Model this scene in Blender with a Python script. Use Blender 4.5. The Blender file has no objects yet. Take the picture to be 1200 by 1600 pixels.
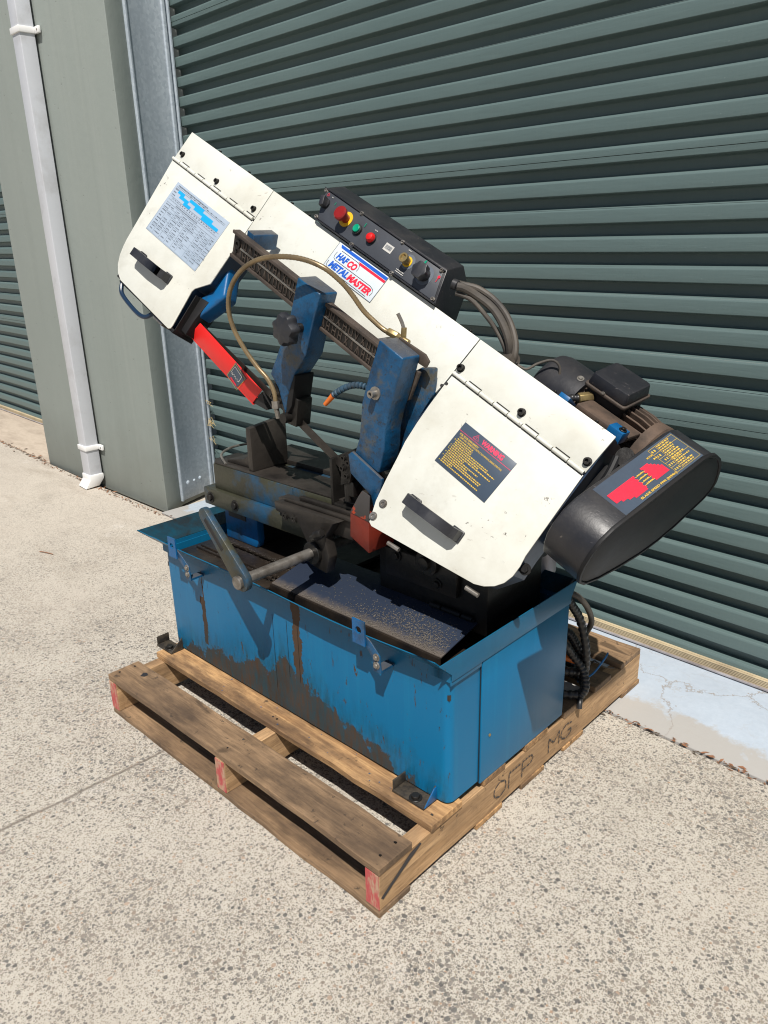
import bpy, bmesh, math, random
from mathutils import Vector, Matrix
random.seed(7)
S = bpy.context.scene
COL = S.collection

# ------------------------------------------------------------------ camera
TH = 0.03285                                    # the pallet stands 1.9 degrees off the wall
CT, ST = math.cos(TH), math.sin(TH)
N0 = Vector((0.7158, -1.9647, 0.0))             # near corner of the pallet on the ground
MACH = Matrix(((CT, -ST, 0, N0.x), (ST, CT, 0, N0.y), (0, 0, 1, 0), (0, 0, 0, 1)))
cam_d = bpy.data.cameras.new('camera')
cam = bpy.data.objects.new('camera', cam_d); COL.objects.link(cam)
r_ = Vector((0.70596, 0.70792, -0.02159)); u_ = Vector((-0.22647, 0.25452, 0.94018)); f_ = Vector((-0.67106, 0.65884, -0.34001))
cm = Matrix((( r_.x, u_.x, -f_.x, 1.64293), (r_.y, u_.y, -f_.y, -2.83277), (r_.z, u_.z, -f_.z, 1.40316), (0, 0, 0, 1)))
cam.matrix_world = cm
cam_d.sensor_fit = 'HORIZONTAL'; cam_d.sensor_width = 36; cam_d.lens = 36 * 1190.4 / 1200
cam_d.clip_start = 0.05; cam_d.clip_end = 500
S.camera = cam
S.cycles.diffuse_bounces = 2; S.cycles.filter_width = 1.1

# ------------------------------------------------------------------ daylight
sun_m = Vector((0.415, -0.475, 1.0))              # towards the sun, in the machine's frame
sun_w = (MACH.to_3x3() @ sun_m).normalized()
sd = bpy.data.lights.new('sun', 'SUN'); sd.energy = 5.0; sd.angle = math.radians(0.5); sd.color = (1.0, 0.955, 0.89)
so = bpy.data.objects.new('sun', sd); COL.objects.link(so)
so.rotation_euler = (-sun_w).to_track_quat('-Z', 'Y').to_euler(); so.location = sun_w * 20
W = bpy.data.worlds.new('World'); S.world = W; W.use_nodes = True
wn = W.node_tree.nodes; wl = W.node_tree.links
sky = wn.new('ShaderNodeTexSky'); sky.sky_type = 'NISHITA'; sky.sun_disc = False
sky.sun_elevation = math.asin(sun_w.z); sky.sun_rotation = math.atan2(sun_w.x, sun_w.y)
bg = wn['Background']; bg.inputs['Strength'].default_value = 0.05
wl.new(sky.outputs[0], bg.inputs['Color'])
S.view_settings.view_transform = 'Standard'; S.view_settings.look = 'None'
S.view_settings.exposure = 0.15; S.view_settings.gamma = 1.0; S.view_settings.use_curve_mapping = False

# ------------------------------------------------------------------ materials
class NT:
    def __init__(s, name):
        s.m = bpy.data.materials.new(name); s.m.use_nodes = True
        s.t = s.m.node_tree; s.n = s.t.nodes; s.l = s.t.links; s.b = s.n['Principled BSDF']
        s.tc = s.n.new('ShaderNodeTexCoord').outputs['Object']
    def link(s, a, b): s.l.new(a, b)
    def val(s, sock, v):
        if hasattr(v, 'is_output') or isinstance(v, bpy.types.NodeSocket): s.l.new(v, sock)
        else: sock.default_value = v if not isinstance(v, tuple) or len(v) != 3 or sock.type != 'RGBA' else (*v, 1)
    def map(s, scale=(1, 1, 1), loc=(0, 0, 0), rot=(0, 0, 0)):
        m = s.n.new('ShaderNodeMapping'); s.link(s.tc, m.inputs[0])
        m.inputs['Scale'].default_value = scale; m.inputs['Location'].default_value = loc; m.inputs['Rotation'].default_value = rot
        return m.outputs[0]
    def noise(s, scale, detail=4, rough=.55, vec=None, dist=0.):
        n = s.n.new('ShaderNodeTexNoise'); s.link(vec or s.tc, n.inputs['Vector'])
        n.inputs['Scale'].default_value = scale; n.inputs['Detail'].default_value = detail
        n.inputs['Roughness'].default_value = rough; n.inputs['Distortion'].default_value = dist
        return n.outputs['Fac']
    def vor(s, scale, vec=None, feat='F1', out='Distance', rnd=1.):
        n = s.n.new('ShaderNodeTexVoronoi'); s.link(vec or s.tc, n.inputs['Vector']); n.feature = feat
        n.inputs['Scale'].default_value = scale; n.inputs['Randomness'].default_value = rnd
        return n.outputs[out]
    def ramp(s, fac, stops, interp='LINEAR'):
        n = s.n.new('ShaderNodeValToRGB'); s.link(fac, n.inputs[0]); n.color_ramp.interpolation = interp
        e = n.color_ramp.elements
        while len(e) < len(stops): e.new(0.5)
        for k, (p, c) in enumerate(stops):
            e[k].position = p; e[k].color = (c, c, c, 1) if not isinstance(c, tuple) else (*c, 1)
        return n.outputs['Color']
    def mix(s, fac, a, b, mode='MIX'):
        n = s.n.new('ShaderNodeMix'); n.data_type = 'RGBA'; n.blend_type = mode
        s.val(n.inputs[0], fac); s.val(n.inputs[6], a); s.val(n.inputs[7], b)
        return n.outputs[2]
    def math(s, op, a, b=0., c=0., clamp=False):
        n = s.n.new('ShaderNodeMath'); n.operation = op; n.use_clamp = clamp
        s.val(n.inputs[0], a); s.val(n.inputs[1], b); s.val(n.inputs[2], c)
        return n.outputs[0]
    def xyz(s, vec=None):
        n = s.n.new('ShaderNodeSeparateXYZ'); s.link(vec or s.tc, n.inputs[0]); return n.outputs
    def bump(s, h, dist=.001, strength=1., prev=None):
        n = s.n.new('ShaderNodeBump'); s.link(h, n.inputs['Height']); n.inputs['Distance'].default_value = dist
        n.inputs['Strength'].default_value = strength
        if prev: s.link(prev, n.inputs['Normal'])
        return n.outputs[0]
    def out(s, col, rough=.5, metal=0., bump=None, spec=None):
        s.val(s.b.inputs['Base Color'], col); s.val(s.b.inputs['Roughness'], rough); s.val(s.b.inputs['Metallic'], metal)
        if bump: s.link(bump, s.b.inputs['Normal'])
        if spec is not None: s.b.inputs['Specular IOR Level'].default_value = spec
        return s.m

def worn(name, base, dark, rough=.45, metal=0., sc=9., lo=.42, hi=.7, bumpd=.0004, vary=.12, bscale=60, spec=None):
    t = NT(name)
    n1 = t.noise(sc, 6, .62); n2 = t.noise(bscale, 4, .6); n3 = t.noise(sc * .35, 3)
    f = t.ramp(n1, [(lo, 0.), (hi, 1.)])
    b2 = tuple(max(0, c * (1 - vary)) for c in base); b3 = tuple(min(1, c * (1 + vary)) for c in base)
    c = t.mix(n3, b2, b3); c = t.mix(f, c, dark)
    return t.out(c, t.math('MULTIPLY_ADD', n1, .3, rough - .12), metal, t.bump(n2, bumpd), spec)

def plain(name, col, rough=.5, metal=0.):
    t = NT(name); n = t.noise(40, 3)
    c = t.mix(n, tuple(x * .85 for x in col), tuple(min(1, x * 1.12) for x in col))
    return t.out(c, rough, metal)

M = {}
# exposed-aggregate concrete
def mat_ground():
    t = NT('exposed_aggregate')
    X = t.xyz()
    warp = t.noise(30, 2)
    n = t.n.new('ShaderNodeVectorMath'); n.operation = 'ADD'
    cx = t.n.new('ShaderNodeCombineXYZ'); t.val(cx.inputs[0], t.math('MULTIPLY', warp, .012)); t.val(cx.inputs[1], t.math('MULTIPLY', t.noise(37, 2), .012))
    t.link(t.tc, n.inputs[0]); t.link(cx.outputs[0], n.inputs[1]); v = n.outputs[0]
    big = t.noise(.9, 5, .6); mid = t.noise(5, 4, .6)
    patch = t.math('MULTIPLY', t.math('SUBTRACT', t.noise(3.2, 6, .7), .46), .55)
    def stones(sc, r, lo, hi):
        d = t.vor(sc, v); c = t.xyz(t.vor(sc, v, out='Color'))
        e = t.math('SUBTRACT', t.math('ADD', d, t.math('MULTIPLY', c[0], r)), patch)
        return t.ramp(e, [(lo, 1.), (hi, 0.)]), c
    stone1, r1 = stones(88, .62, .42, .50)
    stone2, r2 = stones(170, .50, .50, .60)
    stone3, r3 = stones(330, .45, .52, .64)
    cement = t.mix(t.noise(190, 5, .75), (.315, .285, .240), (.67, .625, .545))
    cement = t.mix(t.ramp(mid, [(.35, 0.), (.7, .30)]), cement, (.44, .385, .325))
    scol = t.ramp(r1[1], [(0., (.085, .08, .078)), (.35, (.15, .145, .135)), (.65, (.22, .20, .175)), (.95, (.23, .185, .145)), (1., (.42, .30, .22))])
    scol2 = t.ramp(r2[1], [(0., (.095, .09, .085)), (.5, (.19, .17, .145)), (.95, (.25, .215, .17)), (1., (.38, .22, .13))])
    col = t.mix(t.math('MULTIPLY', stone3, .75), cement, t.mix(r3[1], (.12, .11, .10), (.26, .22, .17)))
    col = t.mix(t.math('MULTIPLY', stone2, .85), col, scol2)
    col = t.mix(t.math('MULTIPLY', stone1, .92), col, scol)
    # finer, dustier skin towards the wall and the left; darker scuffs there
    yy = t.math('MULTIPLY_ADD', X[0], -.22, t.math('MULTIPLY', X[1], .16))
    dust = t.ramp(t.math('ADD', yy, t.math('MULTIPLY', big, .7)), [(.18, 0.), (.75, 1.)])
    col = t.mix(t.math('MULTIPLY', dust, .62), col, t.mix(t.noise(170, 5, .8), (.33, .285, .235), (.68, .615, .525)))
    st = t.map((1.2, 5, 1), rot=(0, 0, .5))
    scuff = t.ramp(t.noise(1.3, 6, .65, vec=st), [(.52, 0.), (.72, .6)])
    col = t.mix(t.math('MULTIPLY', scuff, dust), col, (.27, .225, .175))
    blot = t.ramp(big, [(.45, .0), (.72, .22)])
    col = t.mix(blot, col, (.42, .37, .315))
    splash = t.ramp(t.noise(2.6, 5, .7), [(.62, 0.), (.78, .45)])
    col = t.mix(splash, col, (.78, .75, .71))
    isl = t.ramp(t.noise(1.9, 7, .72, vec=t.map((1, 1, 1), loc=(4, 2, 0))), [(.54, 0.), (.66, .38)]); col = t.mix(isl, col, t.mix(stone2, (.33, .29, .24), (.17, .155, .14)))
    oil = t.ramp(t.noise(3.7, 5, .6, vec=t.map((1, 1, 1), loc=(9, 1, 0))), [(.70, 0.), (.78, .35)]); col = t.mix(oil, col, (.20, .17, .14))
    # control joint running towards the wall, seen left of the pallet
    jx = t.math('ABSOLUTE', t.math('ADD', t.math('SUBTRACT', X[0], t.math('MULTIPLY', X[1], .030)), t.math('MULTIPLY_ADD', t.noise(6, 3), .02, .083)))
    jm = t.ramp(jx, [(.0022, 1.), (.0060, 0.)])
    ylim = t.ramp(t.math('MULTIPLY_ADD', X[1], .1, .5), [(.405, 1.), (.407, 0.)])
    col = t.mix(t.math('MULTIPLY', t.math('MULTIPLY', jm, .85), ylim), col, (.15, .125, .10))
    h = t.math('ADD', t.math('MULTIPLY', stone1, .5), t.math('MULTIPLY', t.noise(220, 5, .7), .7))
    h = t.math('SUBTRACT', h, t.math('MULTIPLY', jm, 1.5))
    return t.out(col, .88, 0., t.bump(h, .0016, .8))
M['ground'] = mat_ground()

def mat_apron():
    t = NT('painted_threshold')
    X = t.xyz(); b = t.noise(3.2, 6, .65); f = t.noise(45, 5, .7)
    col = t.mix(f, (.34, .40, .47), (.47, .525, .59))
    col = t.mix(t.ramp(b, [(.45, 0.), (.75, .5)]), col, (.33, .37, .42))
    # worn grey towards the joint
    edge = t.ramp(t.math('ADD', t.math('MULTIPLY', X[1], -1.), t.math('MULTIPLY', t.noise(7, 6, .7), .34)), [(.96, 0.), (1.12, .8)])
    col = t.mix(edge, col, (.36, .33, .29))
    w = t.n.new('ShaderNodeVectorMath'); w.operation = 'ADD'
    cx = t.n.new('ShaderNodeCombineXYZ'); t.val(cx.inputs[0], t.math('MULTIPLY', t.noise(3.5, 7, .72), .28)); t.val(cx.inputs[1], t.math('MULTIPLY', t.noise(4.1, 7, .72), .28))
    t.link(t.tc, w.inputs[0]); t.link(cx.outputs[0], w.inputs[1])
    cr = t.vor(2.3, w.outputs[0], 'DISTANCE_TO_EDGE'); cm_ = t.ramp(cr, [(.002, 1.), (.008, 0.)])
    cr2 = t.vor(11, w.outputs[0], 'DISTANCE_TO_EDGE'); cm2 = t.math('MULTIPLY', t.ramp(cr2, [(.004, 1.), (.022, 0.)]), t.ramp(t.noise(2.1, 3), [(.5, 0.), (.62, .6)]))
    col = t.mix(t.math('MULTIPLY', cm_, t.ramp(t.noise(1.7, 2), [(.40, 0.), (.55, .8)])), col, (.27, .22, .17))
    col = t.mix(cm2, col, (.33, .29, .25))
    return t.out(col, .8, 0., t.bump(t.math('SUBTRACT', f, cm_), .0012, .6))
M['apron'] = mat_apron()
def mat_sill():
    t = NT('brown_threshold_concrete'); st = t.map((1, 3, 1), rot=(0, 0, .3))
    col = t.mix(t.noise(30, 5, .7), (.34, .28, .22), (.55, .47, .38))
    col = t.mix(t.ramp(t.noise(2.5, 6, .65, vec=st), [(.45, 0.), (.7, .7)]), col, (.25, .20, .155))
    return t.out(col, .85, 0., t.bump(t.noise(90, 4), .001))
M['sill'] = mat_sill()

def mat_column():
    t = NT('painted_tilt_panel'); st = t.map((14, 14, .5))
    X = t.xyz()
    col = t.mix(t.noise(1.4, 4), (.255, .292, .272), (.305, .338, .315))
    col = t.mix(t.ramp(t.noise(1., 4, .6, vec=st), [(.5, 0.), (.8, .35)]), col, (.34, .37, .345))
    col = t.mix(t.ramp(t.noise(1.3, 4, .6, vec=t.map((9, 9, .4), loc=(3, 1, 2))), [(.52, 0.), (.8, .35)]), col, (.215, .245, .225))
    low = t.ramp(t.math('MULTIPLY_ADD', t.noise(6, 4), .35, X[2]), [(.14, .55), (.62, 0.)])
    col = t.mix(low, col, (.165, .17, .145))
    pit = t.ramp(t.vor(16), [(.035, 1.), (.06, 0.)])
    col = t.mix(t.math('MULTIPLY', pit, .6), col, (.10, .10, .085))
    h = t.math('SUBTRACT', t.math('MULTIPLY', t.noise(24, 5, .65), .6), pit)
    return t.out(col, .78, 0., t.bump(h, .003, .7))
M['column'] = mat_column()

def mat_slat():
    t = NT('painted_steel_slat'); st = t.map((3, 1, 30))
    g = t.noise(1.3, 4); s2 = t.noise(3, 4, .6, vec=t.map((30, 1, 2)))
    col = t.mix(g, (.088, .132, .131), (.110, .158, .155))
    col = t.mix(t.ramp(s2, [(.5, 0.), (.8, .22)]), col, (.135, .175, .165))
    sp = t.ramp(t.vor(17), [(.02, 1.), (.05, 0.)]); rr = t.ramp(t.noise(.8, 2), [(.5, 0.), (.62, .5)])
    col = t.mix(t.math('MULTIPLY', sp, rr), col, (.42, .46, .44))
    return t.out(col, t.math('MULTIPLY_ADD', g, .2, .36), 0., t.bump(t.math('ADD', t.noise(5, 3, vec=t.map((1, 1, 10))), t.math('MULTIPLY', t.noise(1.6, 3, vec=t.map((1, 1, 4))), 4.)), .0022, .6))
M['slat'] = mat_slat()

def mat_galv():
    t = NT('galvanised_steel')
    c1 = t.xyz(t.vor(70, out='Color')); s1 = t.noise(2.5, 5, .6, vec=t.map((4, 4, .6)))
    col = t.mix(c1[0], (.36, .42, .475), (.47, .53, .58))
    col = t.mix(t.ramp(s1, [(.45, 0.), (.75, .6)]), col, (.31, .36, .41))
    sp = t.ramp(t.vor(60), [(.10, 1.), (.2, 0.)]); rr = t.ramp(t.noise(25, 2), [(.55, 0.), (.65, .5)])
    col = t.mix(t.math('MULTIPLY', sp, rr), col, (.45, .48, .52))
    return t.out(col, .5, .0, t.bump(t.noise(30, 3), .0006))
M['galv'] = mat_galv()
M['pipe'] = worn('pale_plastic_pipe', (.56, .58, .62), (.36, .36, .36), .35, sc=5, lo=.52, hi=.85, bumpd=.0003)
M['white_plastic'] = worn('white_plastic', (.80, .80, .79), (.55, .54, .52), .4, sc=8, lo=.6, hi=.85, bumpd=.0002)
M['rib'] = worn('beige_seal', (.52, .43, .28), (.36, .29, .19), .6, sc=6)
M['alu'] = worn('aluminium_rail', (.42, .40, .42), (.25, .22, .22), .4, .3)
M['rubber'] = plain('black_rubber', (.018, .017, .017), .7)

def mat_cream():
    t = NT('cream_powder_coat')
    n1 = t.noise(5, 6, .65); fine = t.noise(260, 2)
    col = t.mix(n1, (.61, .615, .56), (.665, .67, .615))
    dirt = t.ramp(t.noise(3.1, 7, .7), [(.46, 0.), (.78, .55)])
    col = t.mix(dirt, col, (.40, .37, .29)); smear = t.math('MULTIPLY', t.ramp(t.noise(2.2, 6, .7, vec=t.map((1, 5, 5), rot=(0, .44, 0))), [(.55, 0.), (.75, .35)]), t.ramp(t.noise(1.7, 3), [(.4, 0.), (.6, 1.)])); col = t.mix(smear, col, (.42, .40, .34))
    w = t.map((1, 1, 1), rot=(.4, .7, .3))
    chips = t.math('MULTIPLY', t.ramp(t.noise(34, 4, .75, vec=w), [(.655, 0.), (.685, 1.)]), t.ramp(t.noise(4.3, 3), [(.47, 0.), (.57, 1.)]))
    scr = t.math('MULTIPLY', t.ramp(t.noise(9, 3, .6, vec=t.map((1, 14, 14), rot=(0, .5, .2))), [(.69, 0.), (.715, .7)]), t.ramp(t.noise(3.3, 2), [(.48, 0.), (.6, 1.)]))
    hand = t.math('MULTIPLY', t.ramp(t.noise(13, 6, .72), [(.50, 0.), (.72, .5)]), t.ramp(t.noise(1.9, 2), [(.46, 0.), (.62, 1.)])); col = t.mix(hand, col, (.36, .34, .28))
    col = t.mix(t.math('MULTIPLY', chips, .85), col, (.10, .085, .07)); col = t.mix(scr, col, (.34, .31, .27))
    return t.out(col, .38, 0., t.bump(t.math('ADD', t.math('MULTIPLY', t.noise(3.5, 2), 8.), t.math('SUBTRACT', t.math('MULTIPLY', fine, .2), chips)), .0005, .7))
M['cream'] = mat_cream()

def rust_tank():
    """blue tank paint, flaked to brown oxide low on the front where coolant ran down"""
    t = NT('blue_tank_paint')
    X = t.xyz()                          # object coords: machine frame minus the saw's base
    x = X[0]; z = X[2]
    base = t.mix(t.noise(2.4, 5, .6), (.001, .120, .270), (.002, .155, .325))
    st = t.noise(2.2, 5, .6, vec=t.map((16, 16, .9)))
    base = t.mix(t.ramp(st, [(.52, 0.), (.78, .45)]), base, (.004, .20, .37))
    grime = t.ramp(t.math('ADD', z, t.math('MULTIPLY', t.noise(14, 5, .7), .09)), [(.335, 0.), (.42, .8)])
    base = t.mix(t.math('MULTIPLY', grime, .7), base, (.008, .075, .13))
    # height of the flaked zone along the front
    u = t.math('DIVIDE', t.math('ADD', x, .575), 1.15, clamp=True)
    pts = [(0., .012), (.06, .03), (.12, .05), (.19, .075), (.26, .082), (.33, .10), (.40, .115), (.455, .145), (.485, .17), (.515, .145), (.55, .12), (.60, .115), (.68, .085), (.75, .06), (.82, .04), (.88, .02), (.95, .004), (1., 0.)]
    c = t.n.new('ShaderNodeFloatCurve'); t.link(u, c.inputs['Value'])
    cv = c.mapping.curves[0]
    cv.points[0].location = (0, pts[0][1] * 2); cv.points[1].location = (1, 0)
    for a, b in pts[1:-1]: cv.points.new(a, b * 2)
    c.mapping.update()
    hz = t.math('MULTIPLY', c.outputs[0], .5)
    wob = t.math('MULTIPLY', t.math('SUBTRACT', t.noise(22, 8, .72), .5), .16)
    wob2 = t.math('MULTIPLY', t.math('SUBTRACT', t.noise(5, 4, .6, vec=t.map((3, 3, .8))), .5), .14)
    e = t.math('ADD', t.math('SUBTRACT', hz, z), t.math('ADD', wob, wob2))
    zone = t.ramp(t.math('ADD', e, .5), [(.497, 0.), (.505, 1.)])
    frontm = t.math('LESS_THAN', X[1], -.235)
    # two runs below the strap bolts and one narrow one beside the left foot
    def run(x0, wd, z0, z1):
        a = t.math('ABSOLUTE', t.math('SUBTRACT', x, t.math('ADD', x0, t.math('MULTIPLY', t.math('SUBTRACT', t.noise(11, 5, .7), .5), .05))))
        prof = t.math('LESS_THAN', a, t.math('MULTIPLY', t.noise(17, 6, .75), wd))
        return t.math('MULTIPLY', prof, t.math('MULTIPLY', t.math('GREATER_THAN', z, z0), t.math('LESS_THAN', z, z1)))
    rn = t.math('MAXIMUM', run(.050, .034, .10, .375), t.math('MAXIMUM', run(-.395, .020, .075, .24), run(-.385, .006, .20, .33)))
    fleck = t.math('MULTIPLY', t.ramp(t.noise(30, 5, .7, vec=t.map((2.6, 2.6, .6))), [(.635, 0.), (.65, 1.)]), t.ramp(t.noise(3, 3), [(.42, 0.), (.55, 1.)]))
    zone = t.math('MULTIPLY', t.math('MAXIMUM', t.math('MAXIMUM', zone, rn), fleck), frontm)
    gt = t.mix(t.ramp(t.noise(6, 5), [(.4, 0.), (.7, 1.)]), (.050, .032, .021), (.085, .050, .030))
    col = t.mix(zone, base, gt)
    halo = t.math('MULTIPLY', t.math('MULTIPLY', t.ramp(t.math('ADD', e, .5), [(.40, 0.), (.5, .85)]), frontm), t.ramp(t.noise(14, 6, .75, vec=t.map((5, 5, 1))), [(.38, 0.), (.66, 1.)]))
    col = t.mix(halo, col, (.010, .060, .085))
    return t.out(col, t.math('MULTIPLY_ADD', zone, .35, t.math('MULTIPLY_ADD', t.noise(8, 4), .12, .30)), 0., t.bump(t.math('SUBTRACT', t.math('MULTIPLY', t.noise(4, 2), .9), t.math('MULTIPLY', zone, .4)), .0012, .6), .3)
M['tank'] = rust_tank()
def mat_rim():
    t = NT('grimy_blue_rim')
    c = t.mix(t.ramp(t.noise(9, 6, .7), [(.36, 0.), (.62, 1.)]), (.002, .045, .075), (.012, .014, .015))
    return t.out(c, .4, 0., t.bump(t.noise(30, 4), .001))
M['rim'] = mat_rim()
def mat_cast():
    t = NT('blue_cast_iron')
    n1 = t.noise(7, 7, .68); n2 = t.noise(26, 5, .7); n3 = t.noise(70, 4, .65)
    c = t.mix(t.ramp(t.noise(4, 4), [(.35, 0.), (.65, 1.)]), (.004, .048, .125), (.007, .085, .195))
    c = t.mix(t.ramp(n2, [(.46, 0.), (.66, .75)]), c, (.010, .028, .055))
    c = t.mix(t.ramp(n1, [(.54, 0.), (.64, .9)]), c, t.mix(n3, (.050, .045, .034), (.105, .095, .060)))
    g = t.n.new('ShaderNodeNewGeometry'); up = t.xyz(g.outputs['Normal'])[2]
    dust = t.ramp(t.math('ADD', up, t.math('MULTIPLY', t.math('SUBTRACT', n1, .5), .5)), [(.62, 0.), (.84, .8)])
    c = t.mix(dust, c, t.mix(n3, (.060, .058, .056), (.115, .105, .095)))
    fl = t.math('MULTIPLY', t.ramp(n3, [(.60, 0.), (.66, .8)]), t.ramp(n1, [(.42, 0.), (.52, 1.)])); c = t.mix(fl, c, (.020, .022, .025))
    return t.out(c, t.math('MULTIPLY_ADD', n1, .35, .22), 0., t.bump(t.math('ADD', t.math('MULTIPLY', n3, .6), n2), .0022, .8))
M['cast_blue'] = mat_cast()
M['navy'] = worn('navy_housing', (.010, .028, .062), (.02, .02, .024), .35, sc=5, bumpd=.0003)
M['bright_blue'] = worn('bright_blue_paint', (.003, .095, .26), (.02, .035, .05), .35, sc=14, lo=.5, hi=.72)
def mat_black():
    t = NT('satin_black')
    n = t.noise(7, 6, .68); f = t.noise(120, 3, .7)
    c = t.mix(n, (.010, .011, .015), (.020, .020, .024))
    c = t.mix(t.math('MULTIPLY', t.ramp(n, [(.45, 0.), (.72, .55)]), f), c, (.085, .075, .065))
    scr = t.math('MULTIPLY', t.ramp(t.noise(7, 3, .6, vec=t.map((2, 18, 18), rot=(.3, .6, .9))), [(.66, 0.), (.69, .8)]), t.ramp(t.noise(5, 2), [(.48, 0.), (.58, 1.)]))
    c = t.mix(scr, c, (.11, .10, .10))
    sp = t.ramp(t.noise(70, 2, .6), [(.72, 0.), (.75, .6)]); c = t.mix(sp, c, (.12, .105, .09))
    return t.out(c, t.math('MULTIPLY_ADD', n, .4, .22), 0., t.bump(t.math('ADD', t.math('MULTIPLY', t.noise(9, 2), 3.), f), .0006, .6))
M['black'] = mat_black()
M['dull_black'] = worn('dull_black', (.009, .0095, .011), (.018, .017, .017), .5, sc=6, bumpd=.0004, spec=.25)
M['panel_grey'] = worn('grey_panel', (.060, .066, .078), (.045, .048, .056), .35, sc=12, bumpd=.0001)
M['handle'] = worn('grey_black_plastic', (.018, .019, .024), (.034, .035, .04), .42, sc=20, bumpd=.0003)
M['iron'] = worn('oily_iron', (.050, .043, .037), (.014, .012, .011), .40, .35, sc=8, lo=.40, hi=.7, bumpd=.0007, vary=.25)
M['dark_iron'] = worn('greasy_dark_iron', (.020, .018, .016), (.007, .0065, .006), .38, .3, sc=9, bumpd=.0012, vary=.3)
M['bed_paint'] = (lambda t: t.out(t.mix(t.ramp(t.noise(4.2, 6, .7), [(.36, 0.), (.52, 1.)]), (.008, .070, .15), t.mix(t.noise(9, 5), (.026, .024, .019), (.060, .062, .036))), .42, .1, t.bump(t.noise(60, 4), .0012)))(NT('worn_bed_paint'))
M['brown_iron'] = worn('brown_cast_bar', (.085, .065, .052), (.035, .029, .026), .55, .2, sc=14, bumpd=.001)
M['motor_rust'] = worn('rusty_motor', (.105, .070, .050), (.038, .028, .022), .75, .1, sc=16, bumpd=.0012, vary=.3)
M['red_flap'] = worn('chipped_flap', (.50, .055, .015), (.05, .046, .045), .45, sc=24, lo=.36, hi=.42)
M['steel'] = worn('bare_steel', (.33, .31, .28), (.12, .10, .08), .35, .7, sc=25, bumpd=.0003)
M['brass'] = worn('brass', (.36, .27, .12), (.16, .12, .07), .4, .7, sc=25)
M['hose_metal'] = worn('gooseneck_metal', (.30, .22, .12), (.16, .12, .075), .34, .55, sc=18, bumpd=.0002)
M['cable'] = worn('dusty_cable', (.085, .072, .058), (.035, .032, .03), .6, sc=12)
M['conduit'] = plain('black_conduit', (.020, .020, .021), .38)
M['red'] = worn('red_paint', (.72, .020, .018), (.55, .02, .018), .35, sc=4, lo=.6, hi=.9, bumpd=.0002)
M['red_oxide'] = worn('orange_red_paint', (.17, .020, .010), (.06, .014, .010), .42, sc=9, lo=.50, hi=.75, bumpd=.0008)
M['red_btn'] = plain('red_button', (.60, .012, .012), .28); M['dark_red'] = plain('dark_red_button', (.24, .012, .012), .3)
M['green_btn'] = plain('green_button', (.0, .28, .16), .3); M['yellow'] = plain('yellow_ring', (.75, .45, .02), .4)
M['orange'] = plain('orange_plastic', (.70, .16, .02), .4); M['hose_blue'] = worn('blue_segment_hose', (.03, .07, .11), (.03, .03, .03), .5, sc=25)
M['ink_blue'] = plain('blue_print', (.015, .10, .50), .4); M['ink_red'] = plain('red_print', (.70, .02, .05), .4)
M['ink_black'] = plain('black_print', (.02, .02, .025), .4); M['ink_yellow'] = plain('yellow_print', (.62, .40, .06), .4)
M['ink_cyan'] = plain('cyan_print', (.01, .34, .75), .4); M['ink_grey'] = plain('grey_print', (.12, .14, .17), .4)
M['ink_pink'] = plain('pink_red_print', (.80, .06, .13), .4); M['ink_pale'] = plain('pale_print', (.50, .49, .46), .5)
M['lab_white'] = worn('white_label', (.62, .68, .72), (.50, .55, .60), .3, sc=7, bumpd=.0001)
M['lab_grey'] = worn('blue_grey_label', (.36, .43, .52), (.29, .35, .43), .35, sc=9, bumpd=.0001)
M['lab_chart'] = worn('chart_field', (.37, .44, .53), (.32, .39, .48), .35, sc=7, bumpd=.0001)
M['lab_navy'] = worn('slate_blue_label', (.050, .072, .105), (.04, .055, .08), .35, sc=9, bumpd=.0001)
M['blue_wire'] = plain('blue_wire', (.02, .16, .40), .4)
def mat_chute():
    t = NT('oily_chute_plate'); X = t.xyz()
    c = t.mix(t.noise(5, 5), (.022, .032, .058), (.042, .055, .085))
    near = t.ramp(t.math('ADD', t.math('MULTIPLY', X[1], -6.), t.math('MULTIPLY', t.noise(28, 7, .75), 1.1)), [(.0, 0.), (1., 1.)])
    right = t.ramp(t.math('ADD', t.math('MULTIPLY', X[0], 1.9), t.math('MULTIPLY', t.noise(40, 7, .8), 1.0)), [(1.12, 0.), (1.6, .6)])
    edge = t.ramp(t.math('ADD', t.math('MULTIPLY', X[1], -1.), t.math('MULTIPLY', t.noise(60, 6, .75), .04)), [(.160, 0.), (.186, .8)])
    right = t.math('MULTIPLY', right, t.ramp(t.noise(17, 6, .75), [(.42, 0.), (.60, 1.)]))
    c = t.mix(right, c, t.mix(t.noise(160, 4, .8), (.035, .029, .025), (.12, .105, .09)))
    c = t.mix(edge, c, t.mix(t.noise(200, 3, .8), (.06, .045, .032), (.24, .20, .16)))
    return t.out(c, .3, .2, t.bump(t.noise(90, 5, .75), .0012))
M['grey_plate'] = mat_chute()
M['oily_floor'] = worn('oily_tray', (.034, .025, .018), (.007, .006, .006), .35, .1, sc=13, lo=.35, hi=.7, bumpd=.003, bscale=30, vary=.3)
M['swarf'] = plain('swarf_chips', (.23, .205, .175), .5, .3)
M['foot_grit'] = worn('gritty_foot', (.060, .048, .034), (.020, .017, .014), .6, sc=45, lo=.4, hi=.6, bumpd=.0015, bscale=140)
M['leaf'] = plain('dry_leaf', (.26, .12, .06), .8); M['dirt'] = plain('joint_dirt', (.09, .065, .045), .95)
M['straw'] = plain('straw', (.5, .38, .18), .8)

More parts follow.
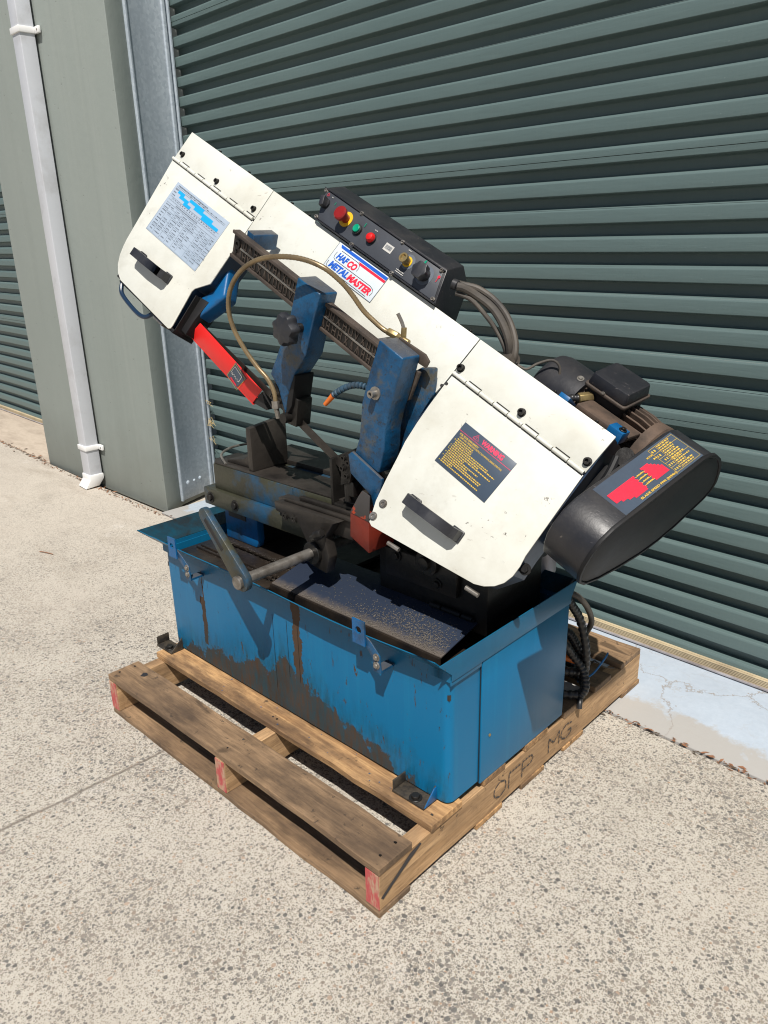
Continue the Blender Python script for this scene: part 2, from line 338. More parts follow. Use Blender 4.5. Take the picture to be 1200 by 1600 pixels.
def mat_wood(name, c1, c2, stain, amt, seed):
    t = NT(name)
    o = (seed * 1.7, seed * .9, seed * 2.3)
    g = t.noise(1, 6, .62, vec=t.map((5, 75, 75), loc=o), dist=.6); g2 = t.noise(1, 4, .6, vec=t.map((2.2, 22, 22), loc=o), dist=1.2)
    oi = t.n.new('ShaderNodeObjectInfo')
    col = t.mix(t.ramp(g, [(.32, 0.), (.68, 1.)]), c1, c2)
    col = t.mix(t.ramp(g2, [(.50, 0.), (.72, .55)]), col, tuple(a * .55 for a in c1))
    st = t.ramp(t.noise(3.6, 6, .68, vec=t.map((.7, 2, 2), loc=o)), [(.40, 0.), (.62, amt)])
    col = t.mix(st, col, stain)
    sp = t.math('MULTIPLY', t.ramp(t.noise(34, 5, .75), [(.62, 0.), (.67, 1.)]), .8); col = t.mix(sp, col, (.030, .022, .016))
    fine = t.ramp(t.noise(1, 3, .7, vec=t.map((14, 260, 260), loc=o)), [(.50, 0.), (.66, .5)]); col = t.mix(fine, col, tuple(a * .4 for a in c1))
    kn = t.ramp(t.noise(1, 2, .5, vec=t.map((5, 16, 16), loc=(o[1], o[0], o[2])), dist=.4), [(.70, 0.), (.74, .75)]); col = t.mix(kn, col, tuple(a * .35 for a in c1))
    wob = t.ramp(t.noise(9, 6, .7, vec=t.map((.6, 1.5, 1.5), loc=o)), [(.48, 0.), (.70, amt)]); col = t.mix(wob, col, tuple(a * .7 for a in stain))
    saw = t.noise(1, 2, .5, vec=t.map((150, 12, 12), rot=(0, 0, .5)))
    return t.out(col, .75, 0., t.bump(t.math('ADD', t.math('MULTIPLY', g, .8), t.math('MULTIPLY', saw, .5)), .0018, .8))
M['wood_dark'] = mat_wood('weathered_deck_wood', (.20, .125, .068), (.35, .225, .125), (.085, .055, .035), .75, 1)
M['wood_mid'] = mat_wood('golden_deck_wood', (.34, .185, .08), (.68, .41, .185), (.10, .06, .036), .8, 2)
M['wood_pale'] = mat_wood('pale_bearer_wood', (.38, .225, .105), (.64, .41, .215), (.20, .125, .07), .55, 3)
def mat_wood_y(src, name):
    m = src.copy(); m.name = name
    for nd in m.node_tree.nodes:
        if nd.type == 'MAPPING':
            s = nd.inputs['Scale'].default_value; nd.inputs['Scale'].default_value = (s[1], s[0], s[2])
    return m
M['bearer_wood'] = mat_wood_y(M['wood_pale'], 'pale_bearer_wood_lengthwise')
def mat_redend():
    t = NT('red_painted_end'); f = t.ramp(t.noise(30, 6, .7, vec=t.map((2, 1, .6))), [(.45, 0.), (.58, 1.)])
    return t.out(t.mix(f, (.45, .075, .075), (.45, .30, .20)), .75, 0., t.bump(t.noise(80, 4), .001))
M['red_end'] = mat_redend()

# ------------------------------------------------------------------ builders
def obj(name, me, parent=None, loc=(0, 0, 0), mat=None):
    o = bpy.data.objects.new(name, me); COL.objects.link(o); o.location = loc
    if parent: o.parent = parent
    return o
def empty(name, label, cat, mloc=None, wloc=None, rotz=0., group=None):
    o = bpy.data.objects.new(name, None); COL.objects.link(o); o.empty_display_size = .1
    o.location = (MACH @ Vector(mloc)) if mloc is not None else wloc
    o.rotation_euler = (0, 0, TH if mloc is not None else rotz)
    tag(o, label, cat, group); return o
def tag(o, label=None, cat=None, group=None, kind=None):
    if label: o['label'] = label
    if cat: o['category'] = cat
    if group: o['group'] = group
    if kind: o['kind'] = kind
    return o

class MB:
    """collects shapes in one frame; base is subtracted so the parent's origin is its own base"""
    def __init__(s, base=(0, 0, 0)):
        s.bm = bmesh.new(); s.base = Vector(base); s.mi = 0
    def _f(s, vs):
        try: f = s.bm.faces.new(vs); f.material_index = s.mi; return f
        except ValueError: return None
    def hull_rings(s, rings, cap=True):
        R = [[s.bm.verts.new(Vector(p) - s.base) for p in ring] for ring in rings]
        n = len(R[0])
        for a, b in zip(R[:-1], R[1:]):
            for i in range(n): s._f((a[i], a[(i + 1) % n], b[(i + 1) % n], b[i]))
        if cap: s._f(R[0][::-1]); s._f(R[-1])
        return s
    def prism(s, poly, fr, d0, d1):
        """poly: 2-D points in frame fr(a, b, c); extruded from c=d0 to d1"""
        return s.hull_rings([[fr(a, b, d0) for a, b in poly], [fr(a, b, d1) for a, b in poly]])
    def box(s, lo, hi, fr=None):
        fr = fr or (lambda a, b, c: Vector((a, b, c)))
        x0, y0, z0 = lo; x1, y1, z1 = hi
        return s.prism([(x0, y0), (x1, y0), (x1, y1), (x0, y1)], fr, z0, z1)
    def cyl(s, a, b, r, n=20, r2=None, cap=True):
        a = Vector(a); b = Vector(b); d = (b - a).normalized(); x = d.orthogonal().normalized(); y = d.cross(x)
        r2 = r if r2 is None else r2
        ring = lambda p, rr: [p + x * rr * math.cos(2 * math.pi * k / n) + y * rr * math.sin(2 * math.pi * k / n) for k in range(n)]
        return s.hull_rings([ring(a, r), ring(b, r2)], cap)
    def lathe(s, a, d, prof, n=24):
        a = Vector(a); d = Vector(d).normalized(); x = d.orthogonal().normalized(); y = d.cross(x)
        return s.hull_rings([[a + d * h + x * r * math.cos(2 * math.pi * k / n) + y * r * math.sin(2 * math.pi * k / n) for k in range(n)] for h, r in prof])
    def tube(s, pts, r, n=10, sub=5, ridges=0., pitch=2):
        P = smooth(pts, sub); rings = []; up = None
        for i, p in enumerate(P):
            d = (P[min(i + 1, len(P) - 1)] - P[max(i - 1, 0)]).normalized()
            x = d.orthogonal().normalized() if up is None else (up - d * up.dot(d)).normalized()
            up = x; y = d.cross(x); rr = r * (1 + (ridges if i % pitch < pitch / 2 else -ridges))
            rings.append([p + x * rr * math.cos(2 * math.pi * k / n) + y * rr * math.sin(2 * math.pi * k / n) for k in range(n)])
        return s.hull_rings(rings)
    def quad(s, pts): s._f([s.bm.verts.new(Vector(p) - s.base) for p in pts]); return s
    def mesh(s, name, mats, bevel=0., seg=2, angle=35):
        bm = s.bm
        bmesh.ops.recalc_face_normals(bm, faces=bm.faces)
        if bevel > 0:
            es = [e for e in bm.edges if len(e.link_faces) == 2 and e.calc_face_angle(0) > math.radians(30)]
            if es: bmesh.ops.bevel(bm, geom=es, offset=bevel, segments=seg, affect='EDGES', profile=.5, clamp_overlap=True)
        me = bpy.data.meshes.new(name); bm.to_mesh(me); bm.free()
        for m in (mats if isinstance(mats, (list, tuple)) else [mats]): me.materials.append(M[m])
        me.polygons.foreach_set('use_smooth', [True] * len(me.polygons))
        me.set_sharp_from_angle(angle=math.radians(angle))
        return me
    def build(s, name, mats, parent=None, bevel=0., seg=2, angle=35, loc=(0, 0, 0)):
        return obj(name, s.mesh(name, mats, bevel, seg, angle), parent, loc)

def smooth(pts, sub):
    P = [Vector(p) for p in pts]
    if sub <= 1: return P
    out = []
    for i in range(len(P) - 1):
        p0, p1, p2, p3 = P[max(i - 1, 0)], P[i], P[i + 1], P[min(i + 2, len(P) - 1)]
        for k in range(sub):
            t = k / sub
            out.append(.5 * ((2 * p1) + (p2 - p0) * t + (2 * p0 - 5 * p1 + 4 * p2 - p3) * t * t + (3 * p1 - p0 - 3 * p2 + p3) * t ** 3))
    out.append(P[-1]); return out

def text_mesh(txt, size, bold=0., shear=0., sx=1., spacing=1.):
    c = bpy.data.curves.new('lettering', 'FONT'); c.body = txt; c.size = size; c.offset = bold; c.shear = shear
    c.space_character = spacing; c.resolution_u = 3
    o = bpy.data.objects.new('lettering', c); COL.objects.link(o)
    dg = bpy.context.evaluated_depsgraph_get(); me = bpy.data.meshes.new_from_object(o.evaluated_get(dg))
    vs = [(v.co.x * sx, v.co.y) for v in me.vertices]; fs = [tuple(p.vertices) for p in me.polygons]
    bpy.data.objects.remove(o); bpy.data.curves.remove(c); bpy.data.meshes.remove(me)
    return vs, fs
def add_text(mb, txt, org, xd, yd, size, bold=0., shear=0., width=None, spacing=1.):
    """lay flat letters from org along xd (unit) with yd up; width squeezes them to fit"""
    vs, fs = text_mesh(txt, size, bold, shear, 1., spacing)
    if width:
        w = max(v[0] for v in vs); vs = [(x * width / w, y) for x, y in vs]
    V = [mb.bm.verts.new(Vector(org) + Vector(xd) * x + Vector(yd) * y - mb.base) for x, y in vs]
    for f in fs: mb._f([V[i] for i in f])
def dash_line(mb, P, x0, x1, y, h, seed, dens=.8, wmin=.6, wmax=2.6):
    """unreadably small print: word-shaped dashes from x0 to x1"""
    rnd = random.Random(seed); x = x0
    while x < x1:
        w = min(h * rnd.uniform(wmin, wmax), x1 - x)
        if w > h * .4: mb.quad([P(x, y), P(x + w, y), P(x + w, y + h), P(x, y + h)])
        x += w + h * .5 * (1 / dens)

# ------------------------------------------------------------------ ground, apron, wall
def sheet(name, x0, x1, y0, y1, z, mat, label=None, nx=1, ny=1):
    mb = MB(); 
    for i in range(nx):
        for j in range(ny):
            a, b = x0 + (x1 - x0) * i / nx, x0 + (x1 - x0) * (i + 1) / nx; c, d = y0 + (y1 - y0) * j / ny, y0 + (y1 - y0) * (j + 1) / ny
            mb.quad([(a, c, z), (b, c, z), (b, d, z), (a, d, z)])
    bmesh.ops.remove_doubles(mb.bm, verts=mb.bm.verts, dist=1e-5)
    o = mb.build(name, mat); tag(o, kind='structure'); return o
YC = -0.936
def slab(name, x0, x1, y0, y1, mat):
    mb = MB(); mb.box((x0, y0, -.12), (x1, y1, .001)); o = mb.build(name, mat, bevel=.003); return tag(o, kind='structure')
g = MB()
g.quad([(-150, -200, 0), (150, -200, 0), (150, YC - .012, 0), (-150, YC - .012, 0)])
g.quad([(-150, YC - .012, 0), (150, YC - .012, 0), (150, YC - .012, -.03), (-150, YC - .012, -.03)])
g.quad([(-150, YC - .012, -.03), (150, YC - .012, -.03), (150, 60, -.03), (-150, 60, -.03)])
tag(g.build('ground', 'ground'), kind='structure')
jd = MB(); jd.box((-8, YC - .012, -.028), (5, YC, -.008)); tag(jd.build('joint', 'dirt'), kind='structure')
slab('threshold', -2.04, 3.35, YC, -.30, 'apron')
slab('threshold', -9.0, -3.55, YC, -.30, 'sill')
sheet('floor', -12, 8, -.30, 10, -.004, 'sill')

# grey-green precast column between the doors: square front, chamfered corner, reveal towards the door
def column(name, pts, z1, label):
    mb = MB(); mb.prism(pts, lambda a, b, c: Vector((a, b, c)), -.02, z1)
    o = mb.build(name, 'column', bevel=.006, seg=3); return tag(o, label, 'wall')
column('concrete_pier', [(-3.55, -.931), (-2.048, -.893), (-2.088, -.784), (-2.110, -.760), (-2.21, -.48), (-2.21, -.30), (-3.55, -.30)], 5.2,
       'grey green painted concrete pier with chamfered corner behind the downpipe, between the two roller doors')
column('concrete_pier', [(3.35, -.893), (4.9, -.931), (4.9, -.30), (3.40, -.30), (3.40, -.784)], 5.2,
       'grey green painted concrete pier at the far right end of the wide roller door')
lint = MB(); lint.box((-2.09, -.70, 3.7), (3.39, -.32, 5.2)); tag(lint.build('lintel_wall', 'column', bevel=.005), 'grey green painted wall panel above the wide roller door', 'wall')
lint = MB(); lint.box((-9.0, -.70, 3.7), (-3.56, -.32, 5.2)); tag(lint.build('lintel_wall', 'column', bevel=.005), 'grey green painted wall panel above the left roller door', 'wall')
# galvanised jamb that lines the reveal
jp = empty('door_jamb', 'galvanised steel jamb plate between the grey green pier and the wide roller door', 'door jamb', wloc=(-2.09, -.784, 0))
def jamb(p0, p1, lip):
    mb = MB((-2.09, -.784, 0)); d = (Vector((*p1, 0)) - Vector((*p0, 0))); nrm = Vector((d.y, -d.x, 0)).normalized()
    poly = []
    a, b = Vector((*p0, 0)), Vector((*p1, 0)); k = d.normalized()
    sec = [(0, .012), (.012, .012), (.014, .002), (d.length - .050, .002), (d.length - .048, .010), (d.length - .030, .012), (d.length - .026, -.002), (d.length - .014, -.002), (d.length - .012, .014), (d.length, .014), (d.length, -.02), (0, -.02)]
    poly = [((a + k * s + nrm * h).x, (a + k * s + nrm * h).y) for s, h in sec]
    mb.prism(poly, lambda x, y, z: Vector((x, y, z)), .012, 5.0)
    return mb
jamb((-2.090, -.778), (-2.178, -.492), 1).build('jamb_plate', 'galv', jp, bevel=.0015)
for yy, rr in ((-.715, .013), (-.665, .008), (-.618, .012)):
    mb = MB((-2.09, -.784, 0)); x0 = -2.090 + (-2.178 + 2.090) * ((yy + .778) / .286)
    mb.lathe((x0 - .0, yy, .105), (1, .3, 0), [(0, rr), (.004, rr), (.007, rr * .7), (.0085, 0.001)], 16); mb.build('rivet', 'galv', jp)

# ------------------------------------------------------------------ roller doors
PITCH = .08847; Z0 = 1.6495
def slat_mesh(x0, x1, seam):
    """one corrugation of the curtain: crest, under-slope, valley, upper slope; seen lengthwise along x"""
    h = PITCH
    crest = [(.0040, .0), (.0004, -.0050), (0.0, -.0065)]; foot = [(0.0, -.0430), (.0015, -.0445), (.0320, -.0490), (.0345, -.0515), (.0345, -.0790), (.0320, -.0825), (.0060, -.0870), (.0040, -h)]
    prof = crest + ([(0.0, -.0245), (.004, -.0250), (.004, -.0262), (0.0, -.0267)] if seam else []) + foot
    mb = MB(); nx = 24
    rows = []
    for y, z in prof:
        rows.append([mb.bm.verts.new((x0 + (x1 - x0) * i / nx, y + .0012 * math.sin(i * 1.7) * (1 if nx > 1 else 0), z)) for i in range(nx + 1)])
    for a, b in zip(rows[:-1], rows[1:]):
        for i in range(nx): mb._f((a[i], a[i + 1], b[i + 1], b[i]))
    return mb.mesh('slat', 'slat', angle=25)
def roller(name, label, x0, x1, yd, zlow):
    root = empty(name, label, 'roller door', wloc=((x0 + x1) / 2, yd, 0))
    w = (x1 - x0) / 2; m1 = slat_mesh(-w, w, False); m2 = slat_mesh(-w, w, True)
    for r in range(-18, 24):
        z = Z0 + r * PITCH
        o = obj('slat', m2 if r % 9 == 0 and r > -18 else m1, root, (0, random.uniform(-.0008, .0008), z)); o.rotation_euler = (random.uniform(-.012, .012), 0, random.uniform(-.0003, .0003))
    bz = Z0 - 18 * PITCH
    mb = MB((0, 0, 0)); mb.box((-w, -.010, zlow + .030), (w, .012, bz - PITCH * .22)) ; mb.build('bottom_panel', 'slat', root, bevel=.001)
    mb = MB(); zz = zlow + .006
    k = 0
    while k < 5:
        mb.box((-w, -.0165, zz), (w, .004, zz + .0030)); mb.box((-w, -.0105, zz + .0030), (w, .004, zz + .0052)); zz += .0052; k += 1
    mb.build('ribbed_seal', 'rib', root)
    mb = MB(); mb.box((-w, -.024, zlow - .001), (w, .012, zlow + .0055)); mb.build('bottom_rail', 'alu', root, bevel=.001)
    mb = MB(); mb.box((-w, -.018, -.002), (w, .010, zlow - .0015)); mb.build('rubber_strip', 'rubber', root)
    return root
roller('roller_door', 'wide grey green corrugated steel roller door directly behind the bandsaw', -2.186, 3.38, -.480, .006)
roller('roller_door', 'grey green corrugated roller door at the far left beyond the concrete pier', -8.9, -3.40, -.480, .006)

# ------------------------------------------------------------------ downpipe
PB = (-2.79, -.96, 0)
dp = empty('downpipe', 'pale grey square plastic downpipe fixed to the concrete pier', 'downpipe', wloc=PB)
mb = MB(PB); mb.box((-2.836, -1.004, .055), (-2.742, -.926, 5.1)); mb.build('pipe', 'pipe', dp, bevel=.004, seg=3)
mb = MB(PB); mb.hull_rings([[(-2.842, -1.010, .085), (-2.736, -1.010, .085), (-2.736, -.922, .085), (-2.842, -.922, .085)], [(-2.842, -1.010, .055), (-2.736, -1.010, .055), (-2.736, -.922, .055), (-2.842, -.922, .055)],
                            [(-2.850, -1.040, .010), (-2.744, -1.040, .004), (-2.740, -.955, .012), (-2.846, -.955, .018)]]); mb.build('shoe', 'white_plastic', dp, bevel=.003)
for z in (.235, 2.405):
    mb = MB(PB); mb.box((-2.843, -1.011, z), (-2.735, -.918, z + .030)); mb.box((-2.735, -.930, z - .001), (-2.690, -.916, z + .031))
    b = mb.build('bracket', 'white_plastic', dp, bevel=.003)
    mb = MB(PB); mb.cyl((-2.705, -.932, z + .015), (-2.705, -.928, z + .015), .005, 10); mb.build('screw', 'steel', b)

# ------------------------------------------------------------------ dry leaves and grit in the joint
rnd = random.Random(3)
lf = MB()
def leaf(x, y, z, s, a):
    dx, dy = math.cos(a) * s, math.sin(a) * s; px, py = -math.sin(a) * s * .28, math.cos(a) * s * .28
    lf.mi = 0 if rnd.random() < .7 else 1
    lf.quad([(x - dx, y - dy, z), (x + px, y + py, z + s * rnd.uniform(0, .35)), (x + dx, y + dy, z + s * rnd.uniform(0, .3)), (x - px, y - py, z + .001)])
for i in range(1500):
    x = rnd.uniform(-6, 2.6); y = YC - .006 + rnd.gauss(0, .008)
    if -3.57 < x < -2.0: y -= .012 + abs(rnd.gauss(0, .014))
    leaf(x, min(y, YC + .008), .0012 + rnd.uniform(0, .003), rnd.uniform(.003, .011) * (1.6 if rnd.random() < .08 else 1), rnd.uniform(-.6, .6) if rnd.random() < .7 else rnd.uniform(0, 3.1))
for i in range(50): leaf(rnd.uniform(-5.2, -3.5), YC + rnd.gauss(-.02, .03), .003, rnd.uniform(.01, .025), rnd.uniform(-1, 1))
for i in range(26): leaf(rnd.uniform(-3.0, -2.3), YC + rnd.gauss(-.03, .015), .003, rnd.uniform(.008, .02), rnd.uniform(-1, 1))
tag(lf.build('leaf_litter', ['leaf', 'dirt']), 'dry brown leaves and grit lying along the joint at the foot of the wall', 'leaf litter', kind='stuff')
tw = MB(); tw.tube([(-1.97, -1.63, .004), (-1.93, -1.615, .006), (-1.885, -1.60, .004)], .002, 6, 2)
tag(tw.build('twig', 'leaf'), 'single thin brown twig lying on the concrete in front of the downpipe', 'twig')

# ------------------------------------------------------------------ pallet
PL = Vector((-.58, .61, 0))
pal = empty('pallet', 'weathered timber shipping pallet lying under the bandsaw', 'pallet', mloc=PL)
HT = .1354
def jit(mb, amt):
    for v in mb.bm.verts: v.co += Vector((random.uniform(-amt, amt), random.uniform(-amt, amt) * .5, random.uniform(-amt, amt) * .4))
def plank(name, x0, x1, y0, y1, z0, z1, mat, cut=None, n=14, amt=.0016, rag=.0022):
    mb = MB(PL); rings = []
    for k in range(n + 1):
        x = x0 + (x1 - x0) * k / n
        a = y0 + random.uniform(-rag, rag); b = y1 + random.uniform(-rag, rag); q = random.uniform(-.0008, .0008)
        rings.append([(x, a, z0), (x, b, z0), (x, b, z1 + q), (x, a, z1 + q)])
    mb.hull_rings(rings); o = mb.build(name, mat, pal, bevel=.0018, seg=1, angle=30); return o
tb = [(0.0, .108, 'wood_dark', -1.168, .004), (.172, .288, 'wood_mid', -1.172, .006), (.375, .47, 'wood_mid', -1.165, .003), (.56, .67, 'wood_mid', -1.165, .004),
      (.755, .85, 'wood_dark', -1.165, .005), (.925, 1.022, 'wood_dark', -1.165, .006), (1.098, 1.226, 'wood_dark', -1.165, .002)]
for y0, y1, mt, xa, xb in tb: plank('deck_board', xa, xb, y0, y1, HT - .0195, HT, mt)
for y0, y1 in ((-.004, .101), (.348, .459), (.55, .661), (.763, .876), (1.118, 1.236)):
    plank('bottom_board', -1.163, .004, y0, y1, .001, .0165, 'wood_dark' if y0 < .1 else 'wood_mid')
for x0, x1 in ((-1.166, -1.126), (-.600, -.560), (-.040, .0015)):
    mb = MB(PL); n = 12; rings = []
    for k in range(n + 1):
        y = .001 + 1.228 * k / n; q = random.uniform(-.0008, .0008)
        rings.append([(x0, y, .0170), (x1 + q, y, .0170), (x1 + q, y, HT - .0200), (x0, y, HT - .0200)])
    mb.hull_rings(rings); o = mb.build('bearer', 'bearer_wood', pal, bevel=.0015, seg=1)
    mb = MB(PL); mb.box((x0 + .001, -.0012, .019), (x1 - .001, .0008, HT - .022)); mb.build('painted_end', 'red_end', o)
    if x1 > 0:
        # stencilled marking on the outer face, broken strokes, and the black slash near the corner
        st = MB(PL); X = x1 + .0022
        def P(y, z): return Vector((X, y, z))
        def stroke(pts, w=.0046):
            for (a, b), (c, d) in zip(pts[:-1], pts[1:]):
                L = math.hypot(c - a, d - b); k = max(1, int(L / .013)); ux, uz = (c - a) / L, (d - b) / L
                for j in range(k):
                    s0, s1 = L * j / k + .0006, L * (j + 1) / k - .0030
                    px, pz = -uz * w / 2, ux * w / 2
                    p0 = (a + ux * s0, b + uz * s0); p1 = (a + ux * s1, b + uz * s1)
                    st.quad([P(p0[0] - px, p0[1] - pz), P(p1[0] - px, p1[1] - pz), P(p1[0] + px, p1[1] + pz), P(p0[0] + px, p0[1] + pz)])
        def glyph(ch, y, w, zb=.044, zt=.091):
            h = zt - zb; q = lambda a, b: (y + a * w, zb + b * h)
            G = {'O': [[(.5, 0), (.1, .2), (0, .5), (.1, .8), (.5, 1), (.9, .8), (1, .5), (.9, .2), (.5, 0)]], 'F': [[(0, 0), (0, 1), (1, 1)]],
                 'P': [[(0, 0), (0, 1), (.8, 1), (1, .8), (.95, .6), (.7, .48), (0, .48)]], 'M': [[(0, 0), (0, 1), (.5, .45)], [(.5, .45), (1, 1), (1, 0)]],
                 'I': [[(0, 0), (0, 1)]], 'G': [[(1, .85), (.5, 1), (.1, .8), (0, .5), (.1, .2), (.5, 0), (.95, .15), (1, .45), (.6, .45)]]}
            for path in G[ch]: stroke([q(a, b) for a, b in path])
        st.bm.free()
        for ch, yy, ww in (('O', .419, .055), ('F', .486, .055), ('P', .547, .052), ('M', .678, .055), ('G', .742, .058)):
            st = MB(PL); glyph(ch, yy, ww); st.build('stencil_letter', 'ink_black', o)['kind'] = 'stuff'
        sl = MB(PL); pp = [(.004, .052), (.010, .045), (.040, .062), (.072, .078), (.106, .094), (.138, .109), (.134, .1135), (.100, .107), (.066, .087), (.030, .067)]
        sl.prism(pp, lambda a, b, c: Vector((c, a, b)), x1 + .0012, x1 + .0022); sl.build('paint_slash', 'ink_black', o)
# nails in the deck and splinters
for x in (-1.146, -.58, -.02):
    for y in (.03, .08, .20, .26):
        mb = MB(PL); mb.cyl((x + random.uniform(-.008, .008), y, HT - .001), (x, y, HT + .0008), .0028, 8); mb.build('nail', 'dark_iron', pal)
for (x, y, s) in ((-1.075, .072, .014), (-.62, .252, .006), (-.60, .20, .004), (-.77, .262, .004)):
    mb = MB(PL); pts = [(x + math.cos(t) * s * random.uniform(.5, 1.2), y + math.sin(t) * s * random.uniform(.4, 1.) ) for t in [k * .9 for k in range(7)]]
    mb.prism(pts, lambda a, b, c: Vector((a, b, c)), HT + .0001, HT + .0012); mb.build('oil_blot', 'ink_black', pal)
for k in range(14):
    mb = MB(PL); x = random.uniform(-.95, -.15); y = random.uniform(.18, .24) ; s = random.uniform(.0015, .004)
    mb.prism([(x, y), (x + s, y + s * .3), (x + s * .8, y + s), (x - s * .3, y + s * .7)], lambda a, b, c: Vector((a, b, c)), HT + .0002, HT + .001); mb.build('paint_flake', 'bright_blue', pal)

# ================================================================== bandsaw
SB = Vector((-.575, .49, HT))
saw = empty('bandsaw', 'blue, cream and black metal-cutting bandsaw with tilted bow standing on the timber pallet', 'bandsaw', mloc=SB)
I3 = lambda a, b, c: Vector((a, b, c))
XZ = lambda a, b, c: Vector((a, c, b))               # polygon in x-z, extruded along y
YZ = lambda a, b, c: Vector((c, a, b))
def part(mb, name, mat, parent=None, bevel=.0, seg=2, angle=35, label=None):
    o = mb.build(name, mat, parent or saw, bevel, seg, angle)
    if label: o['label'] = label
    return o
def nb(): return MB(SB)
def hexbolt(parent, p, d, r=.009, h=.007, mat='dark_iron', name='bolt', washer=True):
    mb = nb(); p = Vector(p); d = Vector(d).normalized()
    if washer: mb.cyl(p - d * .001, p + d * .0018, r * 1.5, 18)
    mb.cyl(p + d * .0015, p + d * h, r, 6); return part(mb, name, mat, parent, bevel=.0007, seg=1)
def capscrew(parent, p, d, r=.008, h=.010, mat='dark_iron', name='screw'):
    p = Vector(p); d = Vector(d).normalized(); mb = nb()
    mb.lathe(p, d, [(-.001, r * 1.35), (.0016, r * 1.35), (.0017, r), (h, r), (h, r * .55), (h * .45, r * .5)], 16)
    return part(mb, name, mat, parent)

# ---- coolant tank
TZ0, TZ1 = HT + .008, .487
def rrect(x0, x1, y0, y1, r, n=6):
    out = []
    for cx, cy, a0 in ((x1 - r, y0 + r, -90), (x1 - r, y1 - r, 0), (x0 + r, y1 - r, 90), (x0 + r, y0 + r, 180)):
        for k in range(n + 1):
            a = math.radians(a0 + 90 * k / n); out.append((cx + r * math.cos(a), cy + r * math.sin(a)))
    return out
mb = nb(); o_ = rrect(-1.160, -.0025, .243, .742, .022); i_ = rrect(-1.157, -.0055, .246, .739, .019)
R = []
for z, pl in ((TZ0, o_), (TZ1, o_), (TZ1, i_), (.40, i_)):
    R.append([(a, b, z) for a, b in pl])
mb.hull_rings(R); tank = part(mb, 'tank', 'tank', angle=28)
mb = nb(); mb.box((-.002, .358, TZ0 - .006), (.0035, .741, .4825)); part(mb, 'end_panel', 'tank', bevel=.0015)
mb = nb(); mb.box((-.0022, .3555, TZ0), (.0004, .3575, .483)); part(mb, 'panel_seam', 'ink_black')
mb = nb(); mb.cyl((.0030, .392, .262), (.0055, .392, .262), .004, 10); part(mb, 'screw', 'brass')
# vertical fold lines on the front
for x in (-.625, -.565, -.52):
    mb = nb(); mb.box((x, .2424, .20 if x < -.6 else .26), (x + .0012, .2436, .435)); part(mb, 'scratch', 'dark_iron')
# flared rim
def rim_strip(pts_in, pts_out, name, mat='tank', th=.0022):
    mb = nb()
    A = [Vector(p) for p in pts_in]; B_ = [Vector(p) for p in pts_out]
    n = (B_[0] - A[0]).cross(A[-1] - A[0]).normalized() * th
    for i in range(len(A) - 1):
        mb.hull_rings([[A[i], B_[i], B_[i] + n, A[i] + n], [A[i + 1], B_[i + 1], B_[i + 1] + n, A[i + 1] + n]], cap=(i in (0, len(A) - 2)))
    bmesh.ops.remove_doubles(mb.bm, verts=mb.bm.verts, dist=1e-6)
    return part(mb, name, mat, angle=40)
nseg = 34
def wav(x): return .0035 * math.sin(9 * x + 1.) + .0045 * math.sin(4.1 * x + .3) * (1 if x > -1.1 else .3)
fr_in = [(-1.163 + 1.165 * k / nseg, .2405, .478) for k in range(nseg + 1)]
fr_mid = [(p[0], .2405, .500) for p in fr_in]
fr_out = [(-1.232 + (1.236 - .012) * k / nseg, .196 + .5 * wav(-1.2 + 1.2 * k / nseg), .541 + wav(-1.2 + 1.2 * k / nseg) * .6) for k in range(nseg + 1)]
rim_strip(fr_in, fr_mid, 'rim'); rim_strip(fr_mid, fr_out, 'rim')
rim_strip([(-1.163, .7445, .500), (-1.163, .2405, .500)], [(-1.232, .776, .541), (-1.232, .196, .541)], 'rim', 'rim')
rim_strip([(-1.163, .7445, .478), (-1.163, .2405, .478)], [(-1.163, .7445, .500), (-1.163, .2405, .500)], 'rim')
rim_strip([(.003, .7445, .500), (-1.163, .7445, .500)], [(.003, .772, .541), (-1.232, .776, .541)], 'rim', 'rim')
rim_strip([(.003, .7445, .478), (-1.163, .7445, .478)], [(.003, .7445, .500), (-1.163, .7445, .500)], 'rim')
mb = nb(); mb.prism([(.2405, .483), (.2405, .500), (.196, .541), (.772, .541), (.7445, .500), (.7445, .483)], YZ, .0037, .0062); part(mb, 'end_rim', 'tank', bevel=.001)
mb = nb(); mb.box((.0, .2405, .470), (.0035, .355, .484)); part(mb, 'end_rim', 'tank', bevel=.001)
# tray floor, lids and chute
mb = nb(); mb.box((-1.157, .247, .425), (-.006, .739, .4385)); part(mb, 'tray_floor', 'oily_floor')
mb = nb(); mb.prism([(-1.150, .262), (-.80, .262), (-.80, .42), (-1.150, .42)], I3, .455, .468); part(mb, 'tray_lid', 'oily_floor', bevel=.002)
mb = nb(); mb.box((-1.14, .43, .462), (-.62, .72, .474)); part(mb, 'tray_lid', 'oily_floor', bevel=.002)
mb = nb(); mb.box((-.80, .262, .452), (-.72, .43, .462)); part(mb, 'tray_lid', 'oily_floor', bevel=.002)
for y in (.335, .352):
    mb = nb(); mb.box((-1.12, y, .468), (-.74, y + .006, .476)); part(mb, 'lid_rail', 'oily_floor', bevel=.001)
mb = nb(); mb.prism([(.318, .470), (.500, .512), (.500, .516), (.318, .474)], YZ, -.715, -.088); chute = part(mb, 'chute_plate', 'grey_plate', bevel=.0008)
mb = nb(); mb.box((-.715, .311, .446), (-.088, .3175, .4725)); part(mb, 'chute_lip', 'oily_floor', bevel=.001)
mb = nb(); mb.box((-.72, .252, .4395), (-.075, .310, .4405)); part(mb, 'gutter', 'rubber')
